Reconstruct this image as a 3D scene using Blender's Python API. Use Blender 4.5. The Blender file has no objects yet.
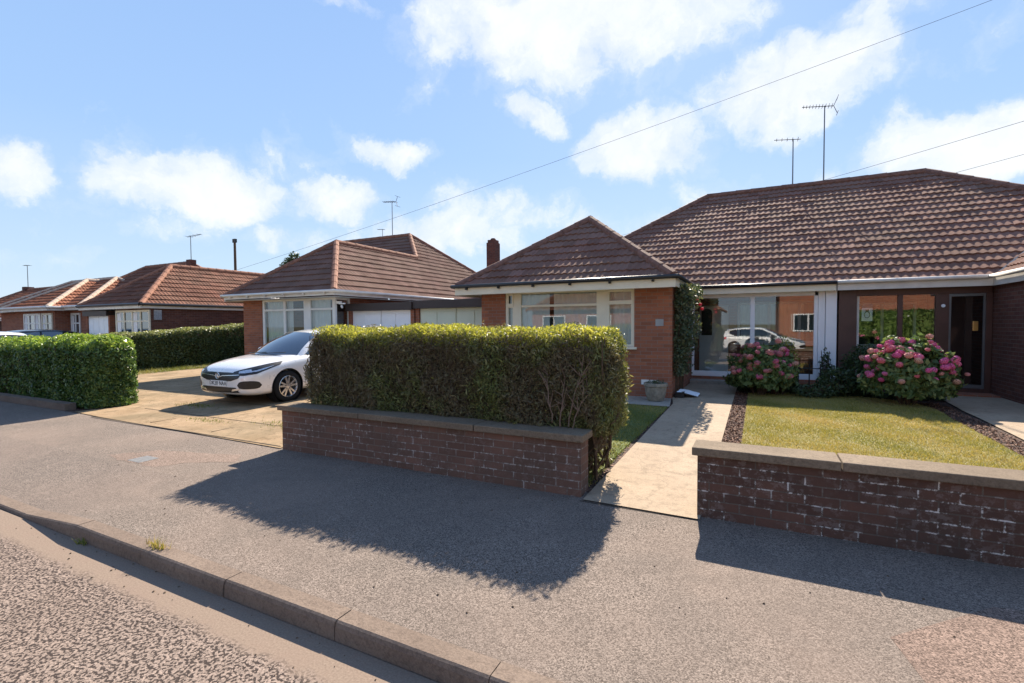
import bpy, bmesh, math, random
import numpy as np
from mathutils import Vector, Matrix
from mathutils.bvhtree import BVHTree
random.seed(7); rng = np.random.default_rng(7)
R = math.radians
sc = bpy.context.scene
COL = sc.collection

# ------------------------------------------------------------------ materials
def newmat(name):
    m = bpy.data.materials.new(name); m.use_nodes = True
    nt = m.node_tree
    return m, nt, nt.nodes['Principled BSDF']
def N(nt, t, **kw):
    n = nt.nodes.new(t)
    for k, v in kw.items():
        if k.startswith('_'): setattr(n, k[1:], v)
        else: n.inputs[k.replace('__', ' ')].default_value = v
    return n
def L(nt, a, b): nt.links.new(a, b)
def ramp(nt, fac, stops, interp='LINEAR'):
    r = nt.nodes.new('ShaderNodeValToRGB'); r.color_ramp.interpolation = interp
    el = r.color_ramp.elements
    while len(el) < len(stops): el.new(0.5)
    for e, (p, c) in zip(el, stops):
        e.position = p; e.color = (*c, 1) if len(c) == 3 else c
    if fac is not None: L(nt, fac, r.inputs[0])
    return r.outputs[0]
def g(v): return (v, v, v)
def uvn(nt): 
    return nt.nodes.new('ShaderNodeUVMap').outputs[0]
def geo(nt): return nt.nodes.new('ShaderNodeNewGeometry').outputs['Position']
def noise(nt, vec, scale, detail=4, rough=.55, dist=0):
    n = N(nt, 'ShaderNodeTexNoise', Scale=scale, Detail=detail, Roughness=rough, Distortion=dist)
    if vec is not None: L(nt, vec, n.inputs['Vector'])
    return n.outputs['Fac']
def mix(nt, fac, a, b, mode='MIX'):
    m = nt.nodes.new('ShaderNodeMix'); m.data_type = 'RGBA'; m.blend_type = mode
    for inp, v in ((m.inputs[0], fac), (m.inputs[6], a), (m.inputs[7], b)):
        if hasattr(v, 'is_linked'): L(nt, v, inp)
        elif isinstance(v, tuple): inp.default_value = (*v, 1) if len(v) == 3 else v
        else: inp.default_value = v
    return m.outputs[2]
def math_(nt, op, a, b=None, c=None, clamp=False):
    m = nt.nodes.new('ShaderNodeMath'); m.operation = op; m.use_clamp = clamp
    for i, v in enumerate((a, b, c)):
        if v is None: continue
        if hasattr(v, 'is_linked'): L(nt, v, m.inputs[i])
        else: m.inputs[i].default_value = v
    return m.outputs[0]
def bump(nt, p, h, strength=.5, dist=.01):
    b = N(nt, 'ShaderNodeBump', Strength=strength, Distance=dist); L(nt, h, b.inputs['Height'])
    L(nt, b.outputs[0], p.inputs['Normal'])
M = {}
def plain(name, col, rough=.6, metal=0, var=.12, scale=3, coat=0, bmp=0):
    m, nt, p = newmat(name)
    n = noise(nt, geo(nt), scale, 5)
    c2 = tuple(max(0, c*(1-var)) for c in col); c3 = tuple(min(1, c*(1+var)) for c in col)
    L(nt, ramp(nt, n, [(.3, c2), (.7, c3)]), p.inputs['Base Color'])
    p.inputs['Roughness'].default_value = rough; p.inputs['Metallic'].default_value = metal
    if rough > .8: p.inputs['Specular IOR Level'].default_value = .15
    if coat: p.inputs['Coat Weight'].default_value = coat; p.inputs['Coat Roughness'].default_value = .05
    if bmp: bump(nt, p, noise(nt, geo(nt), 60, 4), bmp, .01)
    M[name] = m; return m

def brick_mat(name, c1, c2, mortar, stain=0, white=0, dark=(.05,.035,.03)):
    m, nt, p = newmat(name)
    uv = uvn(nt)
    dn = N(nt, 'ShaderNodeTexNoise', Scale=14, Detail=3); L(nt, uv, dn.inputs['Vector'])
    wob = nt.nodes.new('ShaderNodeVectorMath'); wob.operation = 'MULTIPLY_ADD'
    L(nt, dn.outputs['Color'], wob.inputs[0]); wob.inputs[1].default_value = (.006, .006, 0); L(nt, uv, wob.inputs[2])
    b = N(nt, 'ShaderNodeTexBrick', Scale=1, Bias=0)
    b.inputs['Mortar Size'].default_value = .0055; b.inputs['Mortar Smooth'].default_value = .2
    b.inputs['Brick Width'].default_value = .225; b.inputs['Row Height'].default_value = .075
    b.inputs['Color1'].default_value = (0, 0, 0, 1); b.inputs['Color2'].default_value = (1, 1, 1, 1); b.inputs['Mortar'].default_value = (.5, .5, .5, 1)
    L(nt, wob.outputs[0], b.inputs['Vector'])
    br = ramp(nt, b.outputs['Color'], [(0, c1), (.35, tuple(.5*x+.5*y for x, y in zip(c1, c2))), (.75, c2), (1, tuple(x*.6 for x in c1))])
    n = noise(nt, uv, 40, 5, .7)
    br = mix(nt, math_(nt, 'MULTIPLY', n, .55), br, tuple(x*.45 for x in c1))
    col = mix(nt, b.outputs['Fac'], br, mortar)
    big = noise(nt, uv, 1.3, 5, .6)
    if stain:
        f = math_(nt, 'MULTIPLY', ramp(nt, big, [(.35, g(0)), (.6, g(1))]), stain)
        col = mix(nt, f, col, dark)
    if white:
        w = noise(nt, uv, 16, 6, .75); w2 = noise(nt, uv, 2.6, 3, .5)
        f = math_(nt, 'MULTIPLY', ramp(nt, w, [(.51, g(0)), (.56, g(1))]), ramp(nt, w2, [(.40, g(0)), (.52, g(1))]))
        # efflorescence sits mostly on the mortar joints
        near = math_(nt, 'ADD', math_(nt, 'MULTIPLY', b.outputs['Fac'], .9), .10)
        col = mix(nt, math_(nt, 'MULTIPLY', math_(nt, 'MULTIPLY', f, near), white), col, (.85, .8, .75))
    L(nt, col, p.inputs['Base Color']); p.inputs['Roughness'].default_value = .92; p.inputs['Specular IOR Level'].default_value = .2
    h = math_(nt, 'ADD', math_(nt, 'MULTIPLY', b.outputs['Fac'], -1), math_(nt, 'MULTIPLY', n, .5))
    bump(nt, p, h, .6, .008)
    M[name] = m
brick_mat('brick_house', (.45, .165, .085), (.33, .12, .07), (.26, .20, .165), stain=.25, dark=(.16, .085, .07))
brick_mat('brick_orange', (.42, .16, .085), (.32, .11, .07), (.35, .26, .2), stain=.15, dark=(.16, .08, .06))
brick_mat('brick_wall', (.18, .088, .062), (.105, .056, .042), (.13, .105, .085), stain=.75, white=.65, dark=(.062, .042, .034))
brick_mat('brick_wall_hedge', (.25, .125, .088), (.155, .085, .062), (.19, .15, .125), stain=.65, white=.32, dark=(.10, .066, .05))
brick_mat('brick_dark', (.20, .08, .055), (.13, .05, .04), (.16, .12, .1), stain=.3)

def tile_mat(name, cols, lichen=.3):
    m, nt, p = newmat(name)
    uv = uvn(nt)
    sx = N(nt, 'ShaderNodeSeparateXYZ'); L(nt, uv, sx.inputs[0])
    fu = math_(nt, 'FLOOR', math_(nt, 'DIVIDE', sx.outputs[0], .30)); fv = math_(nt, 'FLOOR', math_(nt, 'DIVIDE', sx.outputs[1], .33))
    cb = N(nt, 'ShaderNodeCombineXYZ'); L(nt, fu, cb.inputs[0]); L(nt, fv, cb.inputs[1])
    wn = N(nt, 'ShaderNodeTexWhiteNoise', _noise_dimensions='2D'); L(nt, cb.outputs[0], wn.inputs['Vector'])
    c = ramp(nt, wn.outputs['Value'], [(0, cols[0]), (.5, cols[1]), (1, cols[2])])
    n = noise(nt, uv, 25, 6, .7); b = noise(nt, uv, .7, 4, .6)
    c = mix(nt, ramp(nt, n, [(.45, g(0)), (.75, g(.5))]), c, tuple(x*.5 for x in cols[0]))
    c = mix(nt, math_(nt, 'MULTIPLY', ramp(nt, b, [(.4, g(0)), (.62, g(1))]), lichen), c, (.22, .17, .12))
    sp = N(nt, 'ShaderNodeTexVoronoi', Scale=9); L(nt, uv, sp.inputs['Vector'])
    c = mix(nt, ramp(nt, sp.outputs['Distance'], [(.05, g(lichen)), (.12, g(0))]), c, (.42, .40, .33))
    L(nt, c, p.inputs['Base Color']); p.inputs['Roughness'].default_value = .95; p.inputs['Specular IOR Level'].default_value = .15
    bump(nt, p, n, .5, .006)
    M[name] = m
tile_mat('tile_brown', [(.165, .082, .06), (.205, .105, .078), (.25, .13, .10)], .2)
tile_mat('tile_red', [(.125, .054, .036), (.155, .066, .043), (.20, .085, .056)], .15)
tile_mat('tile_redbrown', [(.15, .078, .058), (.18, .096, .072), (.22, .118, .09)], .2)
tile_mat('tile_orange', [(.19, .068, .038), (.24, .088, .048), (.28, .11, .064)], .12)
plain('ridge_brown', (.19, .10, .075), .85, var=.3, scale=8, bmp=.5)
plain('ridge_pale', (.42, .32, .25), .9, var=.15, scale=8)
plain('ridge_red', (.25, .12, .08), .85, var=.3, scale=8, bmp=.5)
plain('white_paint', (.78, .76, .72), .45, var=.05)
plain('cream_paint', (.72, .66, .52), .5, var=.06)
plain('upvc', (.80, .81, .83), .3, var=.03)
plain('gutter_black', (.02, .02, .022), .4)
plain('gutter_white', (.70, .66, .60), .5)
plain('soffit', (.6, .57, .52), .7)
plain('garage_white', (.86, .86, .87), .45, var=.04)
plain('garage_green', (.62, .65, .50), .5, var=.04)
plain('dark_wood', (.035, .02, .018), .5)
plain('brown_frame', (.075, .032, .024), .45, var=.2)
plain('metal_grey', (.16, .17, .18), .5, metal=.7)
plain('metal_black', (.015, .015, .017), .45)
plain('cable_black', (.03, .03, .032), .95)
plain('rubber', (.018, .018, .018), .85)
plain('alloy', (.72, .72, .73), .25, metal=.9, var=.02)
plain('interior', (.11, .09, .075), .9)
plain('interior_light', (.45, .42, .38), .9)
plain('plaque', (.30, .31, .32), .5)
plain('stone_pot', (.27, .24, .19), .95, var=.3, scale=14, bmp=.8)
plain('white_bag', (.75, .78, .82), .5)
plain('joint_dark', (.05, .04, .03), .95)
plain('slate_cover', (.13, .13, .13), .8, var=.3, scale=30)
plain('brass', (.75, .5, .18), .3, metal=.9)
plain('bark', (.10, .068, .045), .95, var=.35, scale=20, bmp=.8)
plain('twig_light', (.20, .14, .105), .9, var=.3, scale=20)
plain('render_cream', (.6, .55, .45), .9)
plain('lead', (.16, .16, .17), .7)

def curtain():
    m, nt, p = newmat('curtain')
    p.inputs['Base Color'].default_value = (.8, .78, .78, 1); p.inputs['Roughness'].default_value = .9
    M['curtain'] = m
curtain()
def paint(name, col, rough=.28, metal=.35):
    m, nt, p = newmat(name)
    p.inputs['Base Color'].default_value = (*col, 1); p.inputs['Roughness'].default_value = rough; p.inputs['Metallic'].default_value = metal
    p.inputs['Coat Weight'].default_value = 1; p.inputs['Coat Roughness'].default_value = .03
    n = noise(nt, geo(nt), 5, 4)
    L(nt, ramp(nt, n, [(.2, g(rough*.85)), (.8, g(rough*1.25))]), p.inputs['Roughness'])
    M[name] = m
paint('car_white', (.80, .775, .74), metal=.15); paint('car_black', (.012, .014, .02)); paint('car_white_solid', (.8, .8, .8), metal=0)
plain('car_trim', (.012, .012, .014), .35)
plain('plate_white', (.8, .8, .76), .4, var=.02)
plain('lamp_clear', (.45, .5, .56), .12, metal=.4, var=.3, scale=30, coat=1)
def cglass():
    m, nt, p = newmat('car_glass')
    p.inputs['Base Color'].default_value = (.012, .018, .024, 1); p.inputs['Roughness'].default_value = .03; p.inputs['IOR'].default_value = 2.1
    p.inputs['Coat Weight'].default_value = 1
    M['car_glass'] = m
cglass()
def glass(name, k, b0):
    m, nt, p = newmat(name)
    nt.nodes.remove(p)
    out = nt.nodes['Material Output']
    t = N(nt, 'ShaderNodeBsdfTransparent', Color=(.82, .86, .85, 1)); gl = N(nt, 'ShaderNodeBsdfGlossy', Roughness=.004)
    gl.inputs['Color'].default_value = (.95, .97, 1, 1)
    fr = N(nt, 'ShaderNodeFresnel', IOR=1.55)
    ge = nt.nodes.new('ShaderNodeNewGeometry')
    f = math_(nt, 'MULTIPLY_ADD', fr.outputs[0], k, b0, clamp=True)
    f = math_(nt, 'MULTIPLY', f, math_(nt, 'SUBTRACT', 1.0, ge.outputs['Backfacing']))
    mx = nt.nodes.new('ShaderNodeMixShader'); L(nt, f, mx.inputs[0]); L(nt, t.outputs[0], mx.inputs[1]); L(nt, gl.outputs[0], mx.inputs[2])
    L(nt, mx.outputs[0], out.inputs[0]); M[name] = m
glass('glass', 1.1, .045); glass('porch_glass', 1.25, .075)

def leaf_mat(name, stops, trans=.35, patch=None, rough=.5):
    m, nt, p = newmat(name)
    sx = N(nt, 'ShaderNodeSeparateXYZ'); L(nt, uvn(nt), sx.inputs[0])
    c = ramp(nt, sx.outputs[0], stops)
    if patch:
        n = noise(nt, geo(nt), patch[1], 4, .6)
        c = mix(nt, ramp(nt, n, [(patch[2], g(0)), (patch[2]+.12, g(patch[3]))]), c, patch[0])
    L(nt, c, p.inputs['Base Color']); p.inputs['Roughness'].default_value = rough; p.inputs['Specular IOR Level'].default_value = .35
    out = nt.nodes['Material Output']
    tr = nt.nodes.new('ShaderNodeBsdfTranslucent')
    tc = mix(nt, 1.0, c, (1.0, .95, .35), 'MULTIPLY'); L(nt, mix(nt, .55, c, tc), tr.inputs['Color'])
    br = nt.nodes.new('ShaderNodeMixShader'); br.inputs[0].default_value = trans
    L(nt, p.outputs[0], br.inputs[1]); L(nt, tr.outputs[0], br.inputs[2]); L(nt, br.outputs[0], out.inputs[0])
    M[name] = m
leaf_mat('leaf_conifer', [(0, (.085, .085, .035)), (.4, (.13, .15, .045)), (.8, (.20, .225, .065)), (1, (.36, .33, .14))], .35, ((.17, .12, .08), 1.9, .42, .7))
leaf_mat('leaf_conifer_sunlit', [(0, (.20, .22, .03)), (.5, (.34, .34, .055)), (1, (.48, .45, .10))], .48)  # paler yellow leaf colour stands in for sun on the hedge top
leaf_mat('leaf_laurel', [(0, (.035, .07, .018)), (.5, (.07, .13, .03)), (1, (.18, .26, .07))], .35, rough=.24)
leaf_mat('leaf_laurel_sunlit', [(0, (.10, .18, .03)), (.5, (.23, .34, .05)), (1, (.42, .48, .12))], .45, rough=.28)  # laurel leaf lightened to paint sunlight along the crest
leaf_mat('leaf_far_sunlit', [(0, (.12, .14, .05)), (.5, (.22, .24, .09)), (1, (.38, .38, .18))], .4, rough=.4)  # sunlit top of the boundary hedge, painted into the leaf colour
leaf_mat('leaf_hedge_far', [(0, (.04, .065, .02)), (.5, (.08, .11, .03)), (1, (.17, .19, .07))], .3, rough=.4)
leaf_mat('leaf_dark', [(0, (.025, .04, .018)), (.6, (.05, .08, .03)), (1, (.09, .13, .05))], .3)
leaf_mat('leaf_hydrangea', [(0, (.07, .11, .04)), (.6, (.13, .19, .06)), (1, (.28, .31, .11))], .35)
leaf_mat('leaf_climber', [(0, (.045, .07, .035)), (.6, (.085, .12, .06)), (1, (.16, .16, .09))], .3, ((.12, .07, .04), 3, .5, .4))
leaf_mat('leaf_yellow', [(0, (.2, .22, .04)), (.6, (.35, .36, .07)), (1, (.45, .42, .12))], .4)
leaf_mat('bark_chip', [(0, (.05, .022, .015)), (.5, (.15, .07, .045)), (1, (.30, .17, .11))], .05, rough=.9)
leaf_mat('grass_blade', [(0, (.17, .18, .035)), (.35, (.30, .265, .06)), (.7, (.43, .335, .11)), (1, (.50, .36, .17))], .35)
leaf_mat('grass_green', [(0, (.11, .14, .03)), (.5, (.20, .22, .05)), (1, (.40, .33, .12))], .35)
def flowermat(name, stops):
    m, nt, p = newmat(name)
    oi = nt.nodes.new('ShaderNodeObjectInfo')
    c = ramp(nt, oi.outputs['Random'], stops, 'LINEAR')
    n = noise(nt, geo(nt), 60, 3); c = mix(nt, math_(nt, 'MULTIPLY', n, .28), c, (.6, .34, .3))
    L(nt, c, p.inputs['Base Color']); p.inputs['Roughness'].default_value = .8
    M[name] = m
flowermat('petal_pink', [(0, (.62, .05, .22)), (.35, (.62, .12, .28)), (.6, (.62, .10, .16)), (.8, (.60, .24, .20)), (1, (.5, .27, .18))])
flowermat('petal_faded', [(0, (.50, .06, .16)), (.25, (.40, .10, .11)), (.6, (.34, .14, .10)), (1, (.27, .14, .08))])
plain('petal_red', (.65, .03, .05), .7)

def grass_ground(name, a, b, c):
    m, nt, p = newmat(name)
    P_ = geo(nt); n = noise(nt, P_, 2.2, 6, .7); f = noise(nt, P_, 50, 4, .7)
    col = ramp(nt, n, [(.3, a), (.5, b), (.7, c)])
    col = mix(nt, ramp(nt, f, [(.35, g(.7)), (.65, g(0))]), col, tuple(x*.5 for x in a))
    L(nt, col, p.inputs['Base Color']); p.inputs['Roughness'].default_value = .95
    bump(nt, p, f, 1, .03); M[name] = m
grass_ground('lawn', (.19, .19, .05), (.30, .25, .08), (.40, .30, .13))
grass_ground('lawn_green', (.08, .12, .03), (.14, .18, .04), (.26, .24, .08))
grass_ground('scrub', (.10, .10, .04), (.16, .14, .07), (.2, .16, .1))
def soil():
    m, nt, p = newmat('soil')
    v = N(nt, 'ShaderNodeTexVoronoi', Scale=28); L(nt, geo(nt), v.inputs['Vector'])
    c = ramp(nt, v.outputs['Color'], [(0, (.02, .012, .009)), (.6, (.07, .036, .024)), (1, (.22, .12, .08))])
    L(nt, c, p.inputs['Base Color']); p.inputs['Roughness'].default_value = .95
    bump(nt, p, v.outputs['Distance'], 1, .05); M['soil'] = m
soil()

def asphalt(name, base, warm, scale, contrast, chips=False, channel=False):
    m, nt, p = newmat(name)
    P_ = geo(nt)
    v = N(nt, 'ShaderNodeTexVoronoi', Scale=scale); L(nt, P_, v.inputs['Vector'])
    sv = N(nt, 'ShaderNodeSeparateXYZ'); L(nt, v.outputs['Color'], sv.inputs[0])
    n = noise(nt, P_, scale*.55, 5, .7); big = noise(nt, P_, .55, 5, .6); mid = noise(nt, P_, 4, 5, .65)
    lo = tuple(x*(1-contrast) for x in base); hi = tuple(x*(1+contrast) for x in base)
    c = ramp(nt, sv.outputs[0], [(.05, lo), (.5, base), (.95, hi)])
    c = mix(nt, ramp(nt, n, [(.36, g(.85)), (.5, g(0))]), c, tuple(x*.3 for x in base))
    c = mix(nt, ramp(nt, big, [(.35, g(0)), (.65, g(.6))]), c, warm)
    c = mix(nt, ramp(nt, mid, [(.4, g(.18)), (.7, g(0))]), c, tuple(x*.5 for x in base))
    worn = noise(nt, P_, 1.1, 6, .7, .6); c = mix(nt, ramp(nt, worn, [(.42, g(.32)), (.56, g(0))]), c, tuple(x*.62 for x in base))
    pale = noise(nt, P_, 210, 2, .5); c = mix(nt, ramp(nt, pale, [(.60, g(0)), (.70, g(.7))]), c, tuple(min(1, x*2.3) for x in base))
    h = math_(nt, 'MULTIPLY', v.outputs['Distance'], -1.0)
    if chips:
        dk = N(nt, 'ShaderNodeTexVoronoi', Scale=scale*.8); L(nt, P_, dk.inputs['Vector'])
        dk.inputs['Randomness'].default_value = 1
        n2 = noise(nt, P_, scale*.62, 2, .5)
        f = ramp(nt, n2, [(.455, g(.95)), (.505, g(0))])
        c = mix(nt, f, c, (.035, .026, .023)); h = math_(nt, 'SUBTRACT', h, math_(nt, 'MULTIPLY', f, .8))
    if channel:
        sx = N(nt, 'ShaderNodeSeparateXYZ'); L(nt, P_, sx.inputs[0])
        y = math_(nt, 'ADD', sx.outputs[1], math_(nt, 'MULTIPLY_ADD', noise(nt, P_, 9, 5, .7), .16, -.08))
        f = math_(nt, 'MULTIPLY', math_(nt, 'SUBTRACT', y, 1.56), 14, clamp=True)
        fine = noise(nt, P_, 90, 4, .7)
        cc = ramp(nt, fine, [(.3, (.15, .11, .085)), (.7, (.25, .19, .145))])
        cc = mix(nt, ramp(nt, mid, [(.45, g(0)), (.7, g(.35))]), cc, (.20, .14, .11))
        c = mix(nt, f, c, cc); h = mix(nt, f, h, math_(nt, 'MULTIPLY', fine, .15))
    L(nt, c, p.inputs['Base Color']); p.inputs['Roughness'].default_value = .85
    p.inputs['Roughness'].default_value = 1; p.inputs['Specular IOR Level'].default_value = .15
    bump(nt, p, h, .45 if chips else .3, .004); M[name] = m
asphalt('pavement', (.175, .142, .119), (.20, .15, .12), 150, .85)
asphalt('road', (.245, .185, .15), (.23, .18, .15), 100, .45, chips=True, channel=True)
asphalt('patch_pink', (.20, .148, .12), (.205, .15, .118), 130, .8)

asphalt('repair_red', (.185, .132, .106), (.20, .138, .108), 130, .9)
def concrete(name, a, b, scale=12, joint=None):
    m, nt, p = newmat(name)
    P_ = geo(nt)
    n = noise(nt, P_, 1.2, 6, .65); f = noise(nt, P_, 70, 5, .75); md = noise(nt, P_, scale, 5, .7)
    c = ramp(nt, n, [(.3, a), (.7, b)])
    c = mix(nt, ramp(nt, md, [(.36, g(.45)), (.5, g(0))]), c, tuple(x*.6 for x in a))
    c = mix(nt, ramp(nt, f, [(.35, g(.5)), (.55, g(0))]), c, tuple(x*.5 for x in a))
    cr = N(nt, 'ShaderNodeTexVoronoi', Scale=1.3, _feature='DISTANCE_TO_EDGE')
    d = N(nt, 'ShaderNodeTexNoise', Scale=3, Detail=6); L(nt, P_, d.inputs['Vector'])
    vm = nt.nodes.new('ShaderNodeVectorMath'); vm.operation = 'MULTIPLY_ADD'; L(nt, d.outputs['Color'], vm.inputs[0]); vm.inputs[1].default_value = (.5, .5, .5); L(nt, P_, vm.inputs[2])
    L(nt, vm.outputs[0], cr.inputs['Vector'])
    if joint and joint > .5:
        st_ = noise(nt, P_, .9, 7, .72, .5); c = mix(nt, ramp(nt, st_, [(.45, g(0)), (.62, g(.6))]), c, (.135, .105, .06))
    if joint:
        c = mix(nt, ramp(nt, cr.outputs['Distance'], [(.004, g(.75*joint)), (.016, g(0))]), c, tuple(x*.3 for x in a))
    L(nt, c, p.inputs['Base Color']); p.inputs['Roughness'].default_value = .95; p.inputs['Specular IOR Level'].default_value = .2
    bump(nt, p, math_(nt, 'ADD', f, md), .5, .008); M[name] = m
concrete('path_concrete', (.32, .24, .168), (.40, .31, .22), 9, .3)
concrete('drive_concrete', (.25, .165, .09), (.37, .265, .165), 5, .55)
concrete('kerb_stone', (.15, .11, .085), (.225, .17, .132), 22)
concrete('coping', (.15, .112, .078), (.24, .182, .128), 30)
concrete('slab', (.30, .27, .23), (.38, .34, .29), 8)

# ------------------------------------------------------------------ mesh tools
class MB:
    def __init__(s): s.v = []; s.f = []; s.uv = None; s.smooth = False
    def add(s, vs, fs):
        o = len(s.v); s.v += [tuple(v) for v in vs]; s.f += [tuple(i+o for i in f) for f in fs]; return s
    def box(s, x0, x1, y0, y1, z0, z1):
        if x0 > x1: x0, x1 = x1, x0
        if y0 > y1: y0, y1 = y1, y0
        return s.add([(x0,y0,z0),(x1,y0,z0),(x1,y1,z0),(x0,y1,z0),(x0,y0,z1),(x1,y0,z1),(x1,y1,z1),(x0,y1,z1)],
              [(0,3,2,1),(4,5,6,7),(0,1,5,4),(1,2,6,5),(2,3,7,6),(3,0,4,7)])
    def tube(s, p, q, r, r2=None, n=8, cap=True):
        r2 = r if r2 is None else r2
        p, q = Vector(p), Vector(q); d = (q-p).normalized()
        a = d.orthogonal().normalized(); b = d.cross(a)
        vs = []
        for c, rr in ((p, r), (q, r2)):
            for i in range(n):
                t = 2*math.pi*i/n; vs.append(c + a*math.cos(t)*rr + b*math.sin(t)*rr)
        fs = [(i, (i+1) % n, n+(i+1) % n, n+i) for i in range(n)]
        if cap: fs += [tuple(range(n-1, -1, -1)), tuple(range(n, 2*n))]
        return s.add(vs, fs)
    def path(s, pts, r, n=6, r2=None):
        r2 = r if r2 is None else r2
        k = len(pts)-1
        for i in range(k):
            s.tube(pts[i], pts[i+1], r+(r2-r)*i/k, r+(r2-r)*(i+1)/k, n)
        return s
    def lathe(s, prof, c, n=24, axis='z'):
        vs = []; k = len(prof)
        for i in range(n):
            t = 2*math.pi*i/n
            for (r, h) in prof:
                a, b = r*math.cos(t), r*math.sin(t)
                vs.append((c[0]+a, c[1]+b, c[2]+h) if axis == 'z' else (c[0]+a, c[1]+h, c[2]+b))
        fs = []
        for i in range(n):
            for j in range(k-1):
                a = i*k+j; b = ((i+1) % n)*k+j; fs.append((a, b, b+1, a+1))
        return s.add(vs, fs)
    def quadgrid(s, rows):
        k = len(rows[0]); vs = [p for r_ in rows for p in r_]; fs = []
        for j in range(len(rows)-1):
            for i in range(k-1):
                a = j*k+i; fs.append((a, a+1, a+k+1, a+k))
        return s.add(vs, fs)

ROOTS = {}
def finish(o, mat, parent=None, smooth=False, bevel=0):
    if mat: o.data.materials.append(M[mat] if isinstance(mat, str) else mat)
    if smooth: o.data.shade_smooth()
    if bevel:
        b = o.modifiers.new('bevel', 'BEVEL'); b.width = bevel; b.segments = 2; b.limit_method = 'ANGLE'
    if parent:
        o.parent = parent
    return o
def wl(parent):
    loc = Vector((0, 0, 0)); p = parent
    while p is not None: loc += p.location; p = p.parent
    return loc
def build(mb, name, mat, parent=None, smooth=False, bevel=0, uv=True, origin=None):
    me = bpy.data.meshes.new(name)
    off = wl(parent) if parent else (Vector(origin) if origin else Vector((0, 0, 0)))
    v = np.array(mb.v, dtype=float)
    me.from_pydata((v-np.array(off)).tolist(), [], mb.f)
    if uv:
        boxuv(me, v)
    o = bpy.data.objects.new(name, me); COL.objects.link(o)
    if not parent and origin: o.location = off
    return finish(o, mat, parent, smooth, bevel)
def boxuv(me, v):
    lay = me.uv_layers.new(name='UVMap')
    me.update()
    data = np.zeros(len(me.loops)*2)
    for p in me.polygons:
        n = p.normal
        ax = 0 if abs(n.x) >= abs(n.y) and abs(n.x) > abs(n.z) else (1 if abs(n.y) > abs(n.z) else 2)
        for li in p.loop_indices:
            c = v[me.loops[li].vertex_index]
            if ax == 0: data[2*li] = c[1]; data[2*li+1] = c[2]
            elif ax == 1: data[2*li] = c[0]+.11; data[2*li+1] = c[2]
            else: data[2*li] = c[0]; data[2*li+1] = c[1]
    lay.data.foreach_set('uv', data)
def empty(name, loc, label, cat, group=None, rz=0):
    o = bpy.data.objects.new(name, None); COL.objects.link(o); o.location = loc; o.rotation_euler.z = rz
    o.empty_display_size = .2
    tag(o, label, cat, group); return o
def tag(o, label=None, cat=None, group=None, kind=None):
    if label: o['label'] = label
    if cat: o['category'] = cat
    if group: o['group'] = group
    if kind: o['kind'] = kind
    return o
def struct(o): o['kind'] = 'structure'; return o
def copy_tree(o, parent=None):
    c = o.copy(); COL.objects.link(c)
    if parent: c.parent = parent
    for ch in list(o.children): copy_tree(ch, c)
    return c

def leaves(name, pts, nrm, size, mat, parent=None, jitter=.9, aspect=.55, origin=None, fold=False):
    """one mesh of many leaf quads; uv.x random per leaf"""
    n = len(pts); pts = np.asarray(pts); nrm = np.asarray(nrm)
    d = nrm + rng.normal(0, jitter, (n, 3)); d /= np.linalg.norm(d, axis=1)[:, None]+1e-9
    a = np.cross(d, rng.normal(0, 1, (n, 3))); a /= np.linalg.norm(a, axis=1)[:, None]+1e-9
    b = np.cross(d, a)
    s = size*rng.uniform(.6, 1.35, n)[:, None]
    A = a*s; B = b*s*aspect
    v = np.stack([pts-A, pts-B*.9, pts+A, pts+B*.9], 1).reshape(-1, 3)
    off = np.array(wl(parent)) if parent else (np.array(origin) if origin else np.zeros(3))
    me = bpy.data.meshes.new(name)
    me.vertices.add(4*n); me.vertices.foreach_set('co', (v-off).ravel())
    me.loops.add(4*n); me.loops.foreach_set('vertex_index', np.arange(4*n))
    me.polygons.add(n); me.polygons.foreach_set('loop_start', np.arange(n)*4)
    me.update()
    lay = me.uv_layers.new(name='UVMap')
    r1 = np.repeat(rng.uniform(0, 1, n), 4); r2 = np.repeat(rng.uniform(0, 1, n), 4)
    lay.data.foreach_set('uv', np.stack([r1, r2], 1).ravel())
    o = bpy.data.objects.new(name, me); COL.objects.link(o)
    if not parent and origin: o.location = origin
    return finish(o, mat, parent)

def vnoise(p, s, seed=0):
    """cheap smooth pseudo-noise in [-1,1]"""
    q = p*s
    return (np.sin(q[:, 0]*1.7+q[:, 1]*2.3+seed)+np.sin(q[:, 1]*1.9-q[:, 2]*2.7+seed*1.3)+np.sin(q[:, 2]*2.1+q[:, 0]*2.9+seed*2.1)+np.sin((q[:, 0]+q[:, 1]+q[:, 2])*3.1+seed*.7))/4

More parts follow.
